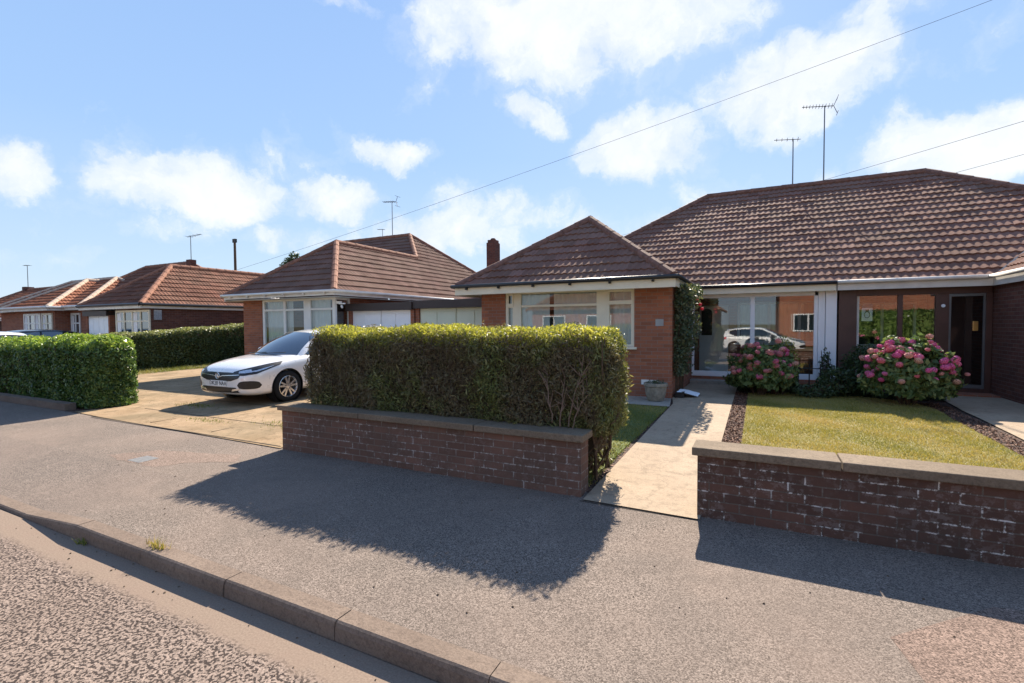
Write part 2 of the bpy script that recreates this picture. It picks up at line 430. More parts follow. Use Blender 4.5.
def hedge_points(n, x0, x1, y0, y1, z0, ztop, rad=.25, amp=.05, depth=.10, skip_bottom=True, weights=None):
    """points & normals over a rounded box, pushed in and out"""
    cx, cy = (x0+x1)/2, (y0+y1)/2; hx, hy = (x1-x0)/2, (y1-y0)/2
    zt = ztop if callable(ztop) else (lambda x, y: ztop+0*x)
    zm = float(np.mean(zt(np.array([cx]), np.array([cy])))); h = zm-z0
    areas = np.array([2*hx*2*hy, 2*hx*h, 2*hx*h, 2*hy*h, 2*hy*h])
    if weights is not None: areas = areas*np.array(weights)
    cnt = rng.multinomial(n, areas/areas.sum())
    P = []; Nn = []
    for k, c in enumerate(cnt):
        u = rng.uniform(-1, 1, c); w = rng.uniform(-1, 1, c)
        if k == 0: p = np.stack([u*hx, w*hy, np.full(c, 1.)], 1)
        elif k == 1: p = np.stack([u*hx, np.full(c, -hy), w], 1)
        elif k == 2: p = np.stack([u*hx, np.full(c, hy), w], 1)
        elif k == 3: p = np.stack([np.full(c, -hx), u*hy, w], 1)
        else: p = np.stack([np.full(c, hx), u*hy, w], 1)
        P.append(p)
    p = np.concatenate(P)
    p[:, 2] = p[:, 2]*h/2
    # round the box: clamp to inner box then push out by rad (top edges only fully)
    inner = np.stack([np.clip(p[:, 0], -hx+rad, hx-rad), np.clip(p[:, 1], -hy+rad, hy-rad), np.clip(p[:, 2], -h, h/2-rad)], 1)
    d = p-inner; ln = np.linalg.norm(d, axis=1)[:, None]+1e-9; nn = d/ln
    q = inner+nn*rad
    wp = q+np.array([cx, cy, z0+h/2])
    q = wp+nn*(vnoise(wp, 2.2)[:, None]*amp+vnoise(wp, 7, 3)[:, None]*amp*.5-np.abs(rng.normal(0, depth, len(q)))[:, None])
    # follow the top line
    t = (q[:, 2]-z0)/h
    q[:, 2] = z0+t*(zt(q[:, 0], q[:, 1])-z0)
    return q, nn

# ------------------------------------------------------------------ ground
def gz(y): return max(0., min(1., (y-4.4)/5.6))*.1
def sheet(name, poly, mat, off, breaks=(10.0,), thick=0, zf=gz, sub=None):
    bm = bmesh.new()
    vs = [bm.verts.new((x, y, 0)) for x, y in poly]; bm.faces.new(vs)
    for b in breaks:
        bmesh.ops.bisect_plane(bm, geom=bm.verts[:]+bm.edges[:]+bm.faces[:], plane_co=(0, b, 0), plane_no=(0, 1, 0))
    if thick:
        r = bmesh.ops.extrude_face_region(bm, geom=bm.faces[:])
        top = [e for e in r['geom'] if isinstance(e, bmesh.types.BMVert)]
        for v in top: v.co.z = thick
    for v in bm.verts: v.co.z += zf(v.co.y)+off
    bmesh.ops.recalc_face_normals(bm, faces=bm.faces[:])
    me = bpy.data.meshes.new(name); bm.to_mesh(me); bm.free()
    o = bpy.data.objects.new(name, me); COL.objects.link(o)
    if not thick and me.polygons[0].normal.z < 0: me.flip_normals()
    if uvs_needed: boxuv(me, np.array([v.co[:] for v in me.vertices]))
    return finish(o, mat)
uvs_needed = True
b = MB(); b.add([(-900, -900, -.16), (900, -900, -.16), (900, 900, -.16), (-900, 900, -.16)], [(0, 1, 2, 3)])
struct(build(b, 'ground', 'scrub'))
b = MB(); b.add([(-150, -5.4, -.10), (60, -5.4, -.10), (60, 1.85, -.10), (-150, 1.85, -.10)], [(0, 1, 2, 3)])
struct(build(b, 'road', 'road'))
def drop(x):   # dropped kerb for the drive
    t = 1.0 if (-12.53 < x < -5.845) else 0.0
    if -5.845 <= x < -4.89: t = (-4.89-x)/.955
    if -13.5 < x <= -12.53: t = (x+13.485)/.955
    return t*.075
def pz(x, y): return -drop(x)*max(0, 1-(y-1.98)/1.0)
# pavement grid
xs = sorted(set([-4.89, -5.845, -12.53, -13.485, -150, -60, -30, -18]+[round(-15+.25*i, 3) for i in range(48)]+[-2, 0, 4, 10, 25, 60])); ys = [1.98, 2.2, 2.5, 2.98, 3.5, 4.40]
b = MB(); b.quadgrid([[(x, y, pz(x, y)) for x in xs] for y in ys])
struct(build(b, 'pavement', 'pavement'))
# kerb stones in one run, separate stones with joints
b = MB(); L_ = .955; x = -4.89-27*L_
while x < 14:
    a, c = x+.003, x+L_-.003
    za, zc = -drop(a), -drop(c)
    jy = random.uniform(-.004, .004); jz = random.uniform(-.003, .003)
    prof = [(1.85+jy, -.16), (1.858+jy, -.03+0), (1.866+jy, -.008), (1.878+jy, 0), (1.985+jy, 0), (1.985+jy, -.16)]
    vs = []
    for xx, zz in ((a, za), (c, zc)):
        for (yy, z) in prof: vs.append((xx, yy, z+jz+.003+(zz if z > -.1 else 0)))
    n = len(prof)
    b.add(vs, [(i, i+1, n+i+1, n+i) for i in range(n-1)]+[tuple(range(n)), tuple(range(2*n-1, n-1, -1))])
    x += L_
o = build(b, 'kerb', 'kerb_stone'); struct(o)
b = MB(); b.box(-150, 60, -5.53, -5.4, -.16, 0); struct(build(b, 'far_kerb', 'kerb_stone'))
b = MB(); b.add([(-150, -8.2, 0), (60, -8.2, 0), (60, -5.53, 0), (-150, -5.53, 0)], [(0, 1, 2, 3)]); struct(build(b, 'far_pavement', 'pavement'))
# plots
struct(sheet('garden_soil', [(-150, 4.40), (60, 4.40), (60, 60), (-150, 60)], 'soil', -.004))
struct(sheet('driveway', [(-11.5, 4.42), (-10.4, 4.36), (-5.56, 4.25), (-5.5, 6), (-6.0, 8.2), (-6.0, 11.1), (-17.9, 11.1), (-17.9, 5.5), (-11.5, 5.5)], 'drive_concrete', .010))
struct(sheet('neighbour_frontage', [(-27, 6.4), (-19.9, 6.4), (-19.9, 12), (-27, 12)], 'drive_concrete', .010))
struct(sheet('path', [(-1.40, 4.18), (-.40, 4.16), (-.40, 11.45), (-.40, 13.0), (-1.5, 13.0), (-1.52, 10.2), (-1.40, 9.5)], 'path_concrete', .012))
struct(sheet('bay_path', [(-5.8, 9.15), (-1.41, 9.15), (-1.53, 10.2), (-5.8, 10.2)], 'slab', .010))
struct(sheet('neighbour_path', [(3.02, 4.5), (4.4, 4.5), (4.35, 10.0), (4.35, 13.2), (3.3, 13.2), (3.1, 10.6)], 'path_concrete', .014))
struct(sheet('neighbour_paving', [(4.36, 9.2), (9.0, 9.2), (9.0, 10.1), (4.36, 10.1)], 'slab', .012))
lawn_poly = [(-.17, 4.55), (2.72, 4.55), (2.72, 8.4), (2.7, 9.6), (2.75, 10.6), (2.6, 11.3), (1.9, 11.75), (.6, 11.8), (-.15, 11.5)]
struct(sheet('lawn', lawn_poly, 'lawn', .012))
side_lawn = [(-5.6, 5.3), (-1.5, 4.6), (-1.44, 9.1), (-5.6, 9.1)]
struct(sheet('side_lawn', side_lawn, 'lawn_green', .008))
struct(sheet('right_lawn', [(4.5, 4.6), (14, 4.6), (14, 9.1), (4.5, 9.1)], 'lawn', .008))
def inpoly(px, py, poly):
    r = np.zeros(len(px), bool); j = len(poly)-1
    for i in range(len(poly)):
        xi, yi = poly[i]; xj, yj = poly[j]
        c = ((yi > py) != (yj > py)) & (px < (xj-xi)*(py-yi)/(yj-yi+1e-12)+xi)
        r ^= c; j = i
    return r
def grass(name, poly, n, mat, h, off=.012, falloff=None):
    P = np.array(poly); x0, y0 = P.min(0); x1, y1 = P.max(0)
    px = rng.uniform(x0, x1, n); py = rng.uniform(y0, y1, n)
    k = inpoly(px, py, poly)
    px, py = px[k], py[k]; n = len(px)
    z = np.clip((py-4.4)/5.6, 0, 1)*.1+off-.004
    pt = np.stack([px, py, vnoise(np.stack([px, py, z], 1), 3)], 1)
    th = rng.uniform(0, 6.28, n); w = .0045; hh = h*rng.uniform(.4, 1.3, n)*(1+.35*pt[:, 2])
    dx = np.cos(th)*w; dy = np.sin(th)*w
    lx = rng.normal(0, .5, n)*hh; ly = rng.normal(0, .5, n)*hh
    v = np.stack([np.stack([px-dx, py-dy, z], 1), np.stack([px+dx, py+dy, z], 1), np.stack([px+lx, py+ly, z+hh], 1)], 1).reshape(-1, 3)
    me = bpy.data.meshes.new(name); me.vertices.add(3*n); me.vertices.foreach_set('co', v.ravel())
    me.loops.add(3*n); me.loops.foreach_set('vertex_index', np.arange(3*n)); me.polygons.add(n); me.polygons.foreach_set('loop_start', np.arange(n)*3); me.update()
    lay = me.uv_layers.new(name='UVMap')
    tone = np.clip(.5+.35*vnoise(np.stack([px, py, z], 1), 1.6, 5)+rng.normal(0, .18, n), 0, 1)
    lay.data.foreach_set('uv', np.stack([np.repeat(tone, 3), np.repeat(tone, 3)], 1).ravel())
    o = bpy.data.objects.new(name, me); COL.objects.link(o); finish(o, mat)
    return o
tag(grass('grass', lawn_poly, 110000, 'grass_blade', .028), 'sun-dried yellow green grass of the front lawn behind the right wall', 'grass', kind='stuff')
tag(grass('grass', [(-2.4, 5.0), (-1.46, 4.62), (-1.42, 9.1), (-3.6, 9.1)], 26000, 'grass_green', .035, .008), 'grass strip between the conifer hedge and the concrete path', 'grass', kind='stuff')
tag(grass('verge_weeds', [(-19.2, 7.2), (-17.7, 7.2), (-17.7, 14), (-19.2, 14)], 9000, 'grass_green', .10, .01), 'weedy grass edging below the long hedge beside the driveway', 'weeds', kind='stuff')
# weeds in driveway joints and edges
def weedpatch(name, cx, cy, rx, ry, n, h, label, mat='grass_green', z=None):
    px = cx+rng.normal(0, rx, n); py = cy+rng.normal(0, ry, n)
    v = []; f = []; uv = []
    for i in range(n):
        th = random.uniform(0, 6.28); hh = h*random.uniform(.3, 1.2); w = .006; zz = (gz(py[i])+.008) if z is None else z
        lean = random.uniform(.1, .9)*hh; a = random.uniform(0, 6.28)
        v += [(px[i]-w*math.cos(th), py[i]-w*math.sin(th), zz), (px[i]+w*math.cos(th), py[i]+w*math.sin(th), zz), (px[i]+lean*math.cos(a), py[i]+lean*math.sin(a), zz+hh)]
        f.append((3*i, 3*i+1, 3*i+2)); r_ = random.random(); uv += [(r_, r_)]*3
    me = bpy.data.meshes.new(name); me.from_pydata(v, [], f); lay = me.uv_layers.new(name='UVMap')
    lay.data.foreach_set('uv', np.array(uv).ravel())
    o = bpy.data.objects.new(name, me); COL.objects.link(o); finish(o, mat); tag(o, label, 'weed')
    return o
weedpatch('weed', -3.86, 1.93, .05, .012, 60, .07, 'yellow green weed tuft growing from the top of the kerb', 'grass_blade', .0)
weedpatch('weed', -4.72, 1.83, .03, .012, 34, .05, 'small bright green weed at the foot of the kerb near a joint', 'grass_green', -.10)
tag(weedpatch('drive_weeds', -6.2, 5.25, .55, .12, 700, .035, 'low green weeds in the drive joint beside the brick wall end', 'grass_green'), kind='stuff')
tag(weedpatch('drive_weeds', -8.3, 4.95, .28, .06, 220, .03, 'sparse weeds on the driveway edge nearest the pavement', 'grass_green'), kind='stuff')
tag(weedpatch('drive_weeds', -9.9, 5.75, .25, .10, 260, .05, 'clump of green weeds on the drive in front of the hatchback', 'grass_green'), kind='stuff')
# slab joints on the path & expansion joint along the pavement
for i, yy in enumerate((5.25, 6.35, 7.5, 8.6, 9.75)):
    pass
b = MB()
for yy in (5.3, 6.6, 7.95, 9.3, 10.7, 11.9): b.box(-1.40, -.40, yy, yy+.008, gz(yy)+.0115, gz(yy)+.0128)
b.box(-1.42, -.42, 4.150, 4.165, .001, .0025)
b.box(-5.62, -10.6, 4.30, 4.322, .012, .0145)
for yy in (5.15, 6.3): b.box(-10.6, -5.7, yy, yy+.014, gz(yy)+.0125, gz(yy)+.0145)
for xx in (-7.35, -9.0): b.box(xx, xx+.014, 4.45, 10.8, gz(4.45)+.0125, gz(4.6)+.0150)
struct(build(b, 'path_joints', 'joint_dark'))
# repaired patch with access cover in the pavement
t_ = empty('access_cover', (-6.6, 3.2, 0), 'small square grey access cover set in a pinkish tarmac patch of the pavement', 'manhole cover')
c0 = [(-7.28, 3.12), (-6.85, 3.03), (-6.15, 3.06), (-5.95, 3.35), (-5.5, 3.62), (-5.75, 3.85), (-6.3, 3.66), (-6.9, 3.52)]; c = []
for i in range(8):
    for j in range(7):
        a_, d_ = c0[i], c0[(i+1) % 8]; f = j/7; c.append((a_[0]+(d_[0]-a_[0])*f+random.gauss(0, .016), a_[1]+(d_[1]-a_[1])*f+random.gauss(0, .016)))
b = MB(); b.add([(x, y, .0015) for x, y in c], [tuple(range(len(c)))]); build(b, 'tarmac_patch', 'patch_pink', t_)
b = MB(); b.box(-6.76, -6.50, 3.08, 3.30, -.004, .0035); build(b, 'cover', 'slate_cover', t_)
struct(build(MB().add([(.62, 3.02, .0015), (.70, 2.62, .0015), (.56, 2.2, .0015), (2.6, 2.3, .0015), (2.9, 3.9, .0015), (1.2, 3.6, .0015)], [tuple(range(6))]), 'tarmac_repair', 'repair_red'))
m_ = 5200; cx_ = rng.uniform(-.39, -.17, m_); cy_ = rng.uniform(4.6, 11.6, m_)
k_ = 3200; ry_ = rng.uniform(4.6, 11.5, k_); cx2 = rng.uniform(2.72, 3.02, k_)
cx_ = np.concatenate([cx_, cx2]); cy_ = np.concatenate([cy_, ry_])
leaves('bark_chips', np.stack([cx_, cy_, np.clip((cy_-4.4)/5.6, 0, 1)*.1+rng.uniform(.0, .014, len(cx_))], 1), np.tile([0, 0, 1.], (len(cx_), 1)), .017, 'bark_chip', jitter=.45)
tag(bpy.data.objects['bark_chips'], 'reddish brown bark chips in the narrow borders on both sides of the lawn', 'bark chips', kind='stuff')
# litter: stones and dry leaves scattered
b = MB()
for i in range(170):
    if i < 70: x, y, z = random.uniform(-6, 0), 1.86-abs(random.gauss(0, .25)), -.098
    elif i < 175: x, y, z = random.uniform(-8, 3), random.uniform(2.0, 4.2), .002
    else:
        x, y = random.uniform(-1.35, -.45), random.uniform(4.4, 9); z = gz(y)+.014
    if y < .9 : continue
    s = random.uniform(.003, .0085)
    b.add([(x-s, y-s*.6, z), (x+s*.8, y-s, z), (x+s, y+s*.7, z+.003), (x-s*.5, y+s, z), (x, y, z+s*.8)], [(0,1,4),(1,2,4),(2,3,4),(3,0,4)])
tag(build(b, 'leaf_litter', 'bark'), 'scattered grit and dry leaf crumbs on road edge, pavement and path', 'litter', kind='stuff')
tag(weedpatch('dead_leaves', -1.62, 4.75, .13, .16, 260, .03, 'reddish dead leaves piled beside the end of the hedge wall', 'grass_blade'), kind='stuff')

# ------------------------------------------------------------------ garden walls
def garden_wall(x0, x1, mat, label, crack=None, endcap=False):
    t = empty('garden_wall', ((x0+x1)/2, 4.36, 0), label, 'wall')
    b = MB(); b.box(x0, x1, 4.25, 4.465, -.1, .515); build(b, 'brickwork', mat, t)
    x = x0-.04; k = 0
    b = MB()
    while x < x1+.03:
        w = random.uniform(1.35, 1.6); e = min(x+w, x1+.04)
        if crack and k == 0: e = crack
        if x1+.04-e < .3: e = x1+.04
        jz = random.uniform(-.003, .003)
        b.box(x, e-.010, 4.205+random.uniform(-.004, .004), 4.515, .517, .585+jz); x = e; k += 1
    build(b, 'coping', 'coping', t, bevel=.008)
    return t
garden_wall(-5.50, -1.44, 'brick_wall_hedge', 'low brick wall with concrete coping under the conifer hedge', )
garden_wall(-.43, 9.2, 'brick_wall', 'low dark brick wall with white salt stains in front of the right lawn', crack=.57)
b = MB(); b.box(-60, -11.9, 4.42, 4.60, -.05, .13)
tag(build(b, 'low_wall', 'kerb_stone'), 'very low concrete edging wall at the foot of the laurel hedge', 'wall')

# ------------------------------------------------------------------ roofs
def slope(mb, uvl, polys, U, roll=.15, gauge=.33, seg=6, h1=.020, h2=.033):
    """polys: list of convex polygons (3D points) on one plane; U eave direction"""
    U = Vector(U).normalized()
    p0 = Vector(polys[0][0])
    # plane normal
    allp = [Vector(p) for P_ in polys for p in P_]
    top = max(allp, key=lambda p: p.z); low = min(allp, key=lambda p: p.z)
    d = top-p0; W = (d-U*d.dot(U)).normalized()
    if W.z < 0: W = -W
    Nn = U.cross(W)
    if Nn.z < 0: Nn = -Nn
    O = Vector(low) - U*low.dot(U)
    for P_ in polys:
        pts = [((Vector(p)-O).dot(U), (Vector(p)-O).dot(W)) for p in P_]
        u0 = min(p[0] for p in pts); u1 = max(p[0] for p in pts); w0 = min(p[1] for p in pts); w1 = max(p[1] for p in pts)
        du = roll/seg; i0 = math.floor(u0/du); i1 = math.ceil(u1/du)
        j0 = math.floor(w0/gauge+1e-4); j1 = math.ceil(w1/gauge)
        us = np.arange(i0, i1+1)*du; rl = h1*(.5+.5*np.cos(2*np.pi*us/roll))**1.4
        ph = rng.normal(0, .005, (j1-j0+1, len(us)//seg//2+3))
        rows = []; ww = []; hh = []
        for j in range(j0, j1):
            jj = ph[j-j0][(np.arange(len(us))//(2*seg))]
            ww += [j*gauge, (j+1)*gauge]; hh += [rl+h2+jj, rl*1.0+jj*0]
        nr = len(ww); nc = len(us)
        verts = np.zeros((nr, nc, 3))
        ww = np.array(ww); hh = np.array(hh)
        verts[:, :, 0] = us[None, :]; verts[:, :, 1] = ww[:, None]; verts[:, :, 2] = hh
        idx = np.arange(nr*nc).reshape(nr, nc)
        faces = np.stack([idx[:-1, :-1], idx[:-1, 1:], idx[1:, 1:], idx[1:, :-1]], -1).reshape(-1, 4)
        me = bpy.data.meshes.new('t'); me.from_pydata(verts.reshape(-1, 3).tolist(), [], faces.tolist())
        bm = bmesh.new(); bm.from_mesh(me); bpy.data.meshes.remove(me)
        # orient polygon ccw
        ar = sum(pts[i][0]*pts[(i+1) % len(pts)][1]-pts[(i+1) % len(pts)][0]*pts[i][1] for i in range(len(pts)))
        if ar < 0: pts = pts[::-1]
        for i in range(len(pts)):
            a = pts[i]; c = pts[(i+1) % len(pts)]
            nx, ny = c[1]-a[1], -(c[0]-a[0])
            if abs(nx)+abs(ny) < 1e-6: continue
            bmesh.ops.bisect_plane(bm, geom=bm.verts[:]+bm.edges[:]+bm.faces[:], plane_co=(a[0], a[1], 0), plane_no=(nx, ny, 0), clear_outer=True)
        bm.verts.index_update()
        o = len(mb.v)
        for v in bm.verts:
            mb.v.append(tuple(O+U*v.co.x+W*v.co.y+Nn*v.co.z)); uvl.append((v.co.x, v.co.y+.01))
        flip = U.cross(W).dot(Nn) < 0
        for f in bm.faces:
            ids = [v.index+o for v in f.verts]
            mb.f.append(tuple(ids[::-1] if flip else ids))
        bm.free()
def build_roof(mb, uvl, name, mat, parent):
    off = wl(parent)
    me = bpy.data.meshes.new(name); v = np.array(mb.v)-np.array(off)
    me.from_pydata(v.tolist(), [], mb.f)
    lay = me.uv_layers.new(name='UVMap'); li = np.zeros(len(me.loops), int); me.loops.foreach_get('vertex_index', li)
    lay.data.foreach_set('uv', np.array(uvl)[li].ravel())
    o = bpy.data.objects.new(name, me); COL.objects.link(o)
    return finish(o, mat, parent)
def caps(mb, p, q, r=.10, ln=.42):
    p, q = Vector(p), Vector(q); d = q-p; n = max(1, int(d.length/ln)); d = d/n
    for i in range(n):
        a = p+d*i-d*.03; c = p+d*(i+1)+d*.05
        mb.tube(a+Vector((0, 0, .004+random.uniform(-.003, .003))), c, r*1.02, r*.96, 10)

def bungalow(name, label, X0, m, Y0, B, E, run, Hx, Lp, ze, tanb, rise, wall, tile, ridge, fasc, gut, gable=False, seg=6, zg=.1, bay_ov=.38, inov=None, fd=.05, wall_parts=None, group=None, rear=True, hip_end=False):
    """local lx measured from the outer eave towards the inside; m mirrors"""
    root = empty(name, (X0+m*Lp/2, Y0+5, zg), label, 'house', group)
    def P(lx, y, z): return (X0+m*lx, y, z)
    hb = B/2; zb = ze+rise/Hx*hb         # bay ridge height on the outer plane
    tb = (zb-ze)
    Ym = Y0+E; Yr = Ym+run; Yk = Ym+2*run
    # y where bay ridge meets main front slope
    yv = Ym+tb*run/rise
    mb = MB(); uvl = []
    outA = [P(0, Y0, ze), P(hb, Y0+hb*tanb, zb), P(hb, yv+.4, zb), P(0, yv+.4, ze)]
    # outer slope pieces (below and above the bay ridge level)
    A = [P(0, Y0, ze), P(hb, Y0+hb*tanb, zb), P(hb, Yk-hb*run/Hx, zb), P(0, Yk, ze)]
    Bp = [P(hb, yv, zb), P(Hx, Yr, ze+rise), P(hb, Yk-hb*run/Hx, zb)]
    slope(mb, uvl, [A, Bp], (0, 1, 0), seg=seg)
    slope(mb, uvl, [[P(0, Y0, ze), P(B, Y0, ze), P(hb, Y0+hb*tanb, zb)]], (1, 0, 0), seg=seg)
    slope(mb, uvl, [[P(B, Y0, ze), P(hb, Y0+hb*tanb, zb), P(hb, yv, zb), P(B, Ym, ze)]], (0, 1, 0), seg=seg)
    if hip_end:
        Lr = Lp-Hx*.85
        slope(mb, uvl, [[P(B, Ym, ze), P(hb, yv, zb), P(Hx, Yr, ze+rise), P(Lr, Yr, ze+rise), P(Lp, Ym, ze)]], (1, 0, 0), seg=seg)
        slope(mb, uvl, [[P(Lp, Ym, ze), P(Lr, Yr, ze+rise), P(Lp, Yk, ze)]], (0, 1, 0), seg=seg)
        slope(mb, uvl, [[P(0, Yk, ze), P(Hx, Yr, ze+rise), P(Lr, Yr, ze+rise), P(Lp, Yk, ze)]], (1, 0, 0), seg=2)
    else:
        Lr = Lp
        slope(mb, uvl, [[P(B, Ym, ze), P(hb, yv, zb), P(Hx, Yr, ze+rise), P(Lp, Yr, ze+rise), P(Lp, Ym, ze)]], (1, 0, 0), seg=seg)
        slope(mb, uvl, [[P(0, Yk, ze), P(Hx, Yr, ze+rise), P(Lp, Yr, ze+rise), P(Lp, Yk, ze)]], (1, 0, 0), seg=2)
    roof = build_roof(mb, uvl, 'roof', tile, root)
    rt = MB()
    caps(rt, P(0.02, Y0+.02, ze+.02), P(hb, Y0+hb*tanb, zb+.02)); caps(rt, P(B-.02, Y0+.02, ze+.02), P(hb, Y0+hb*tanb, zb+.02))
    caps(rt, P(hb, Y0+hb*tanb, zb+.02), P(hb, yv, zb+.02)); caps(rt, P(hb, yv, zb+.02), P(Hx, Yr, ze+rise+.02))
    caps(rt, P(0, Yk, ze+.02), P(Hx, Yr, ze+rise+.02)); caps(rt, P(Hx, Yr, ze+rise+.02), P(Lr-.01, Yr, ze+rise+.02))
    if hip_end:
        caps(rt, P(Lp-.02, Ym+.02, ze+.02), P(Lr, Yr, ze+rise+.02)); caps(rt, P(Lp, Yk, ze+.02), P(Lr, Yr, ze+rise+.02))
    build(rt, 'ridge_tiles', ridge, roof, smooth=False)
    vl = MB(); vl.tube(P(B-.02, Ym, ze+.035), P(hb, yv, zb+.035), .03, n=5); build(vl, 'valley_lining', 'lead', roof)
    # eaves: soffit, fascia, gutter
    sb = MB(); z1 = ze-.14
    ov = bay_ov
    sb.box(X0+m*.0, X0+m*B, Y0+.005, Y0+ov+.05, z1-.012, z1); sb.box(X0, X0+m*(ov+.05), Y0+ov+.05, Yk, z1-.012, z1)
    io = ov if inov is None else inov
    sb.box(X0+m*(B-io-.05), X0+m*B, Y0+ov+.05, Ym, z1-.012, z1); sb.box(X0+m*(B+.0), X0+m*Lp, Ym+.005, Ym+ov+.2, z1-.0135, z1-.0015)
    build(sb, 'soffit', 'soffit', root)
    fb = MB(); F = .022
    fb.box(X0-m*F, X0+m*(B+F), Y0-F, Y0, z1-fd, ze+.005); fb.box(X0-m*F, X0, Y0, Yk, z1-fd-.001, ze+.004)
    fb.box(X0+m*B, X0+m*(B+F), Y0, Ym-F, z1-.031, ze+.004); fb.box(X0+m*(B+F), X0+m*Lp, Ym-F, Ym, z1-.03, ze+.005)
    build(fb, 'fascia', fasc, root)
    gb = MB(); gr = .042; gz_ = ze+.01
    gb.path([P(-.08, Yk, gz_), P(-.08, Y0-.08, gz_), P(B+.08, Y0-.08, gz_), P(B+.08, Ym-.08, gz_), P(Lp, Ym-.08, gz_)], gr, 8)
    gx = .3
    while gx < B: gb.box(X0+m*gx, X0+m*(gx+.04), Y0-.10, Y0-.022, ze-.075, ze-.0); gx += .85
    build(gb, 'gutter', gut, root, smooth=True)
    root['z1'] = 0; del root['z1']
    return root, P, z1, (Ym, Yr, Yk)

# --- window helper: opening in plane y=const facing -Y (or x=const)
def window_y(root, x0, x1, z0, z1, y, cols, frame='cream_paint', fw=.05, sill=True, name='window', depth=.07, glass_=True, side=None):
    """cols: list of (xa, xb, transom_z or None) panes (world coordinates)"""
    b = MB(); d0, d1 = y, y+depth
    def bx(a, c, e, f, k=0): b.box(a, c, d0+k, d1-k, e, f)
    cs = sorted([(min(a, c), max(a, c), t) for a, c, t in cols])
    bx(x0, x1, z0, z0+fw); bx(x0, x1, z1-fw, z1)
    prev = x0
    edges = []
    for (a, c, t) in cs:
        if a > prev+1e-4: bx(prev, a, z0+fw, z1-fw)
        prev = c
        if t: bx(a, c, t-fw/2, t+fw/2, .006)
    if prev < x1-1e-4: bx(prev, x1, z0+fw, z1-fw)
    w = build(b, name, frame, root, bevel=.004)
    gb = MB()
    for (a, c, t) in cs:
        gb.box(a-.002, c+.002, y+depth*.5, y+depth*.5+.006, z0+fw, z1-fw)
    if glass_: build(gb, 'pane', 'glass', w)
    if sill:
        s = MB(); s.box(x0-.06, x1+.06, y-.10, y+depth, z0-.05, z0-.002); build(s, 'sill', frame, w, bevel=.005)
    return w
def curtains(root, x0, x1, z0, z1, y, amp=.03, wl_=.16, mat='curtain', name='curtain'):
    b = MB(); n = int((x1-x0)/.02); rows = [[], []]
    ph = random.uniform(0, 6)
    for i in range(n+1):
        x = x0+(x1-x0)*i/n; yy = y+amp*math.sin(ph+2*math.pi*x/wl_+.8*math.sin(x*5))
        rows[0].append((x, yy, z0)); rows[1].append((x, yy, z1))
    b.quadgrid(rows); return build(b, name, mat, root, smooth=True)

# ================================================================== our bungalow
ZE = 2.50
o1, P1, zs, (Ym, Yr, Yk) = bungalow('brick_bungalow', 'brick bungalow with hipped bay window and white glazed porch behind the conifer hedge', -6.38, 1, 9.72, 4.96, 3.3, 5.3, 4.8, 7.98, ZE, 1.03, 3.5,
    'brick_house', 'tile_brown', 'ridge_brown', 'cream_paint', 'gutter_black', seg=8, inov=.10)
YB = 10.12; TH = .26
b = MB()
wx0, wx1, wz0, wz1 = -5.28, -2.27, 1.13, 2.355
b.box(-5.92, wx0, YB, YB+TH, 0, zs); b.box(wx1, -1.52, YB, YB+TH, 0, zs); b.box(wx0, wx1, YB, YB+TH, 0, wz0)
b.box(-5.92, -5.92+TH, YB+TH, Yk-.35, 0, zs); b.box(-1.52-TH, -1.52, YB+TH, 14.65, 0, zs)
b.box(-5.92+TH, 1.55, Yk-.35-TH, Yk-.35, 0, zs)
PI_ = 14.65  # inner porch wall (with door and window openings)
b.box(-1.52, -1.46, PI_, PI_+TH, 0, zs); b.box(-.70, -.50, PI_, PI_+TH, 0, zs); b.box(-.50, 1.50, PI_, PI_+TH, 0, 1.05); b.box(-1.46, -.70, PI_, PI_+TH, 2.12, zs); b.box(-.5, 1.5, PI_, PI_+TH, 2.18, zs); b.box(1.5, 1.56, PI_, PI_+TH, 0, zs)
wall1 = build(b, 'wall', 'brick_house', o1)
b = MB(); b.box(-5.6, -1.8, YB+TH+.01, Yk-.65, .12, .14); b.box(-1.8, 1.5, PI_+.08, Yk-.65, .12, .14); build(b, 'floor', 'interior', o1)
b = MB(); b.box(-5.62, -1.82, YB+TH+.02, Yk-.7, zs-.03, zs-.005); b.box(-1.8, 1.5, 13.4, Yk-.7, zs-.035, zs-.010); build(b, 'ceiling', 'interior_light', o1)
b = MB(); b.box(-5.6, 1.5, 15.6, 15.7, .14, zs-.04); build(b, 'inner_partition', 'interior', o1)
w = window_y(o1, wx0, wx1, wz0, wz1, YB+.02, [(-5.21, -5.10, 2.02), (-4.88, -3.08, 2.03), (-2.80, -2.34, 2.05)], 'cream_paint', .05)
# raised casement frames on the side lights, heavier head and posts
for a, c in ((-5.23, -5.07), (-2.84, -2.30)):
    b = MB()
    b.box(a, c, YB+.005, YB+.02, 2.02, 2.10); b.box(a, c, YB+.005, YB+.02, 2.28, 2.335); b.box(a, a+.035, YB+.005, YB+.02, 2.10, 2.28); b.box(c-.035, c, YB+.005, YB+.02, 2.10, 2.28)
    build(b, 'casement', 'cream_paint', w)
curtains(o1, -5.22, -4.2, 1.15, 2.33, YB+.13, .02); curtains(o1, -4.1, -2.32, 1.15, 2.33, YB+.14, .022, wl_=.2)
# plaque, air brick, number
b = MB(); b.box(-1.84, -1.68, YB-.012, YB-.001, 1.56, 1.70); build(b, 'plaque', 'plaque', o1, bevel=.003)
b = MB(); b.box(-2.12, -1.78, YB-.008, YB-.001, .36, .46)
for k in range(5): b.box(-2.10, -1.80, YB-.012, YB-.008, .372+.018*k, .380+.018*k)
build(b, 'air_brick', 'white_paint', o1)
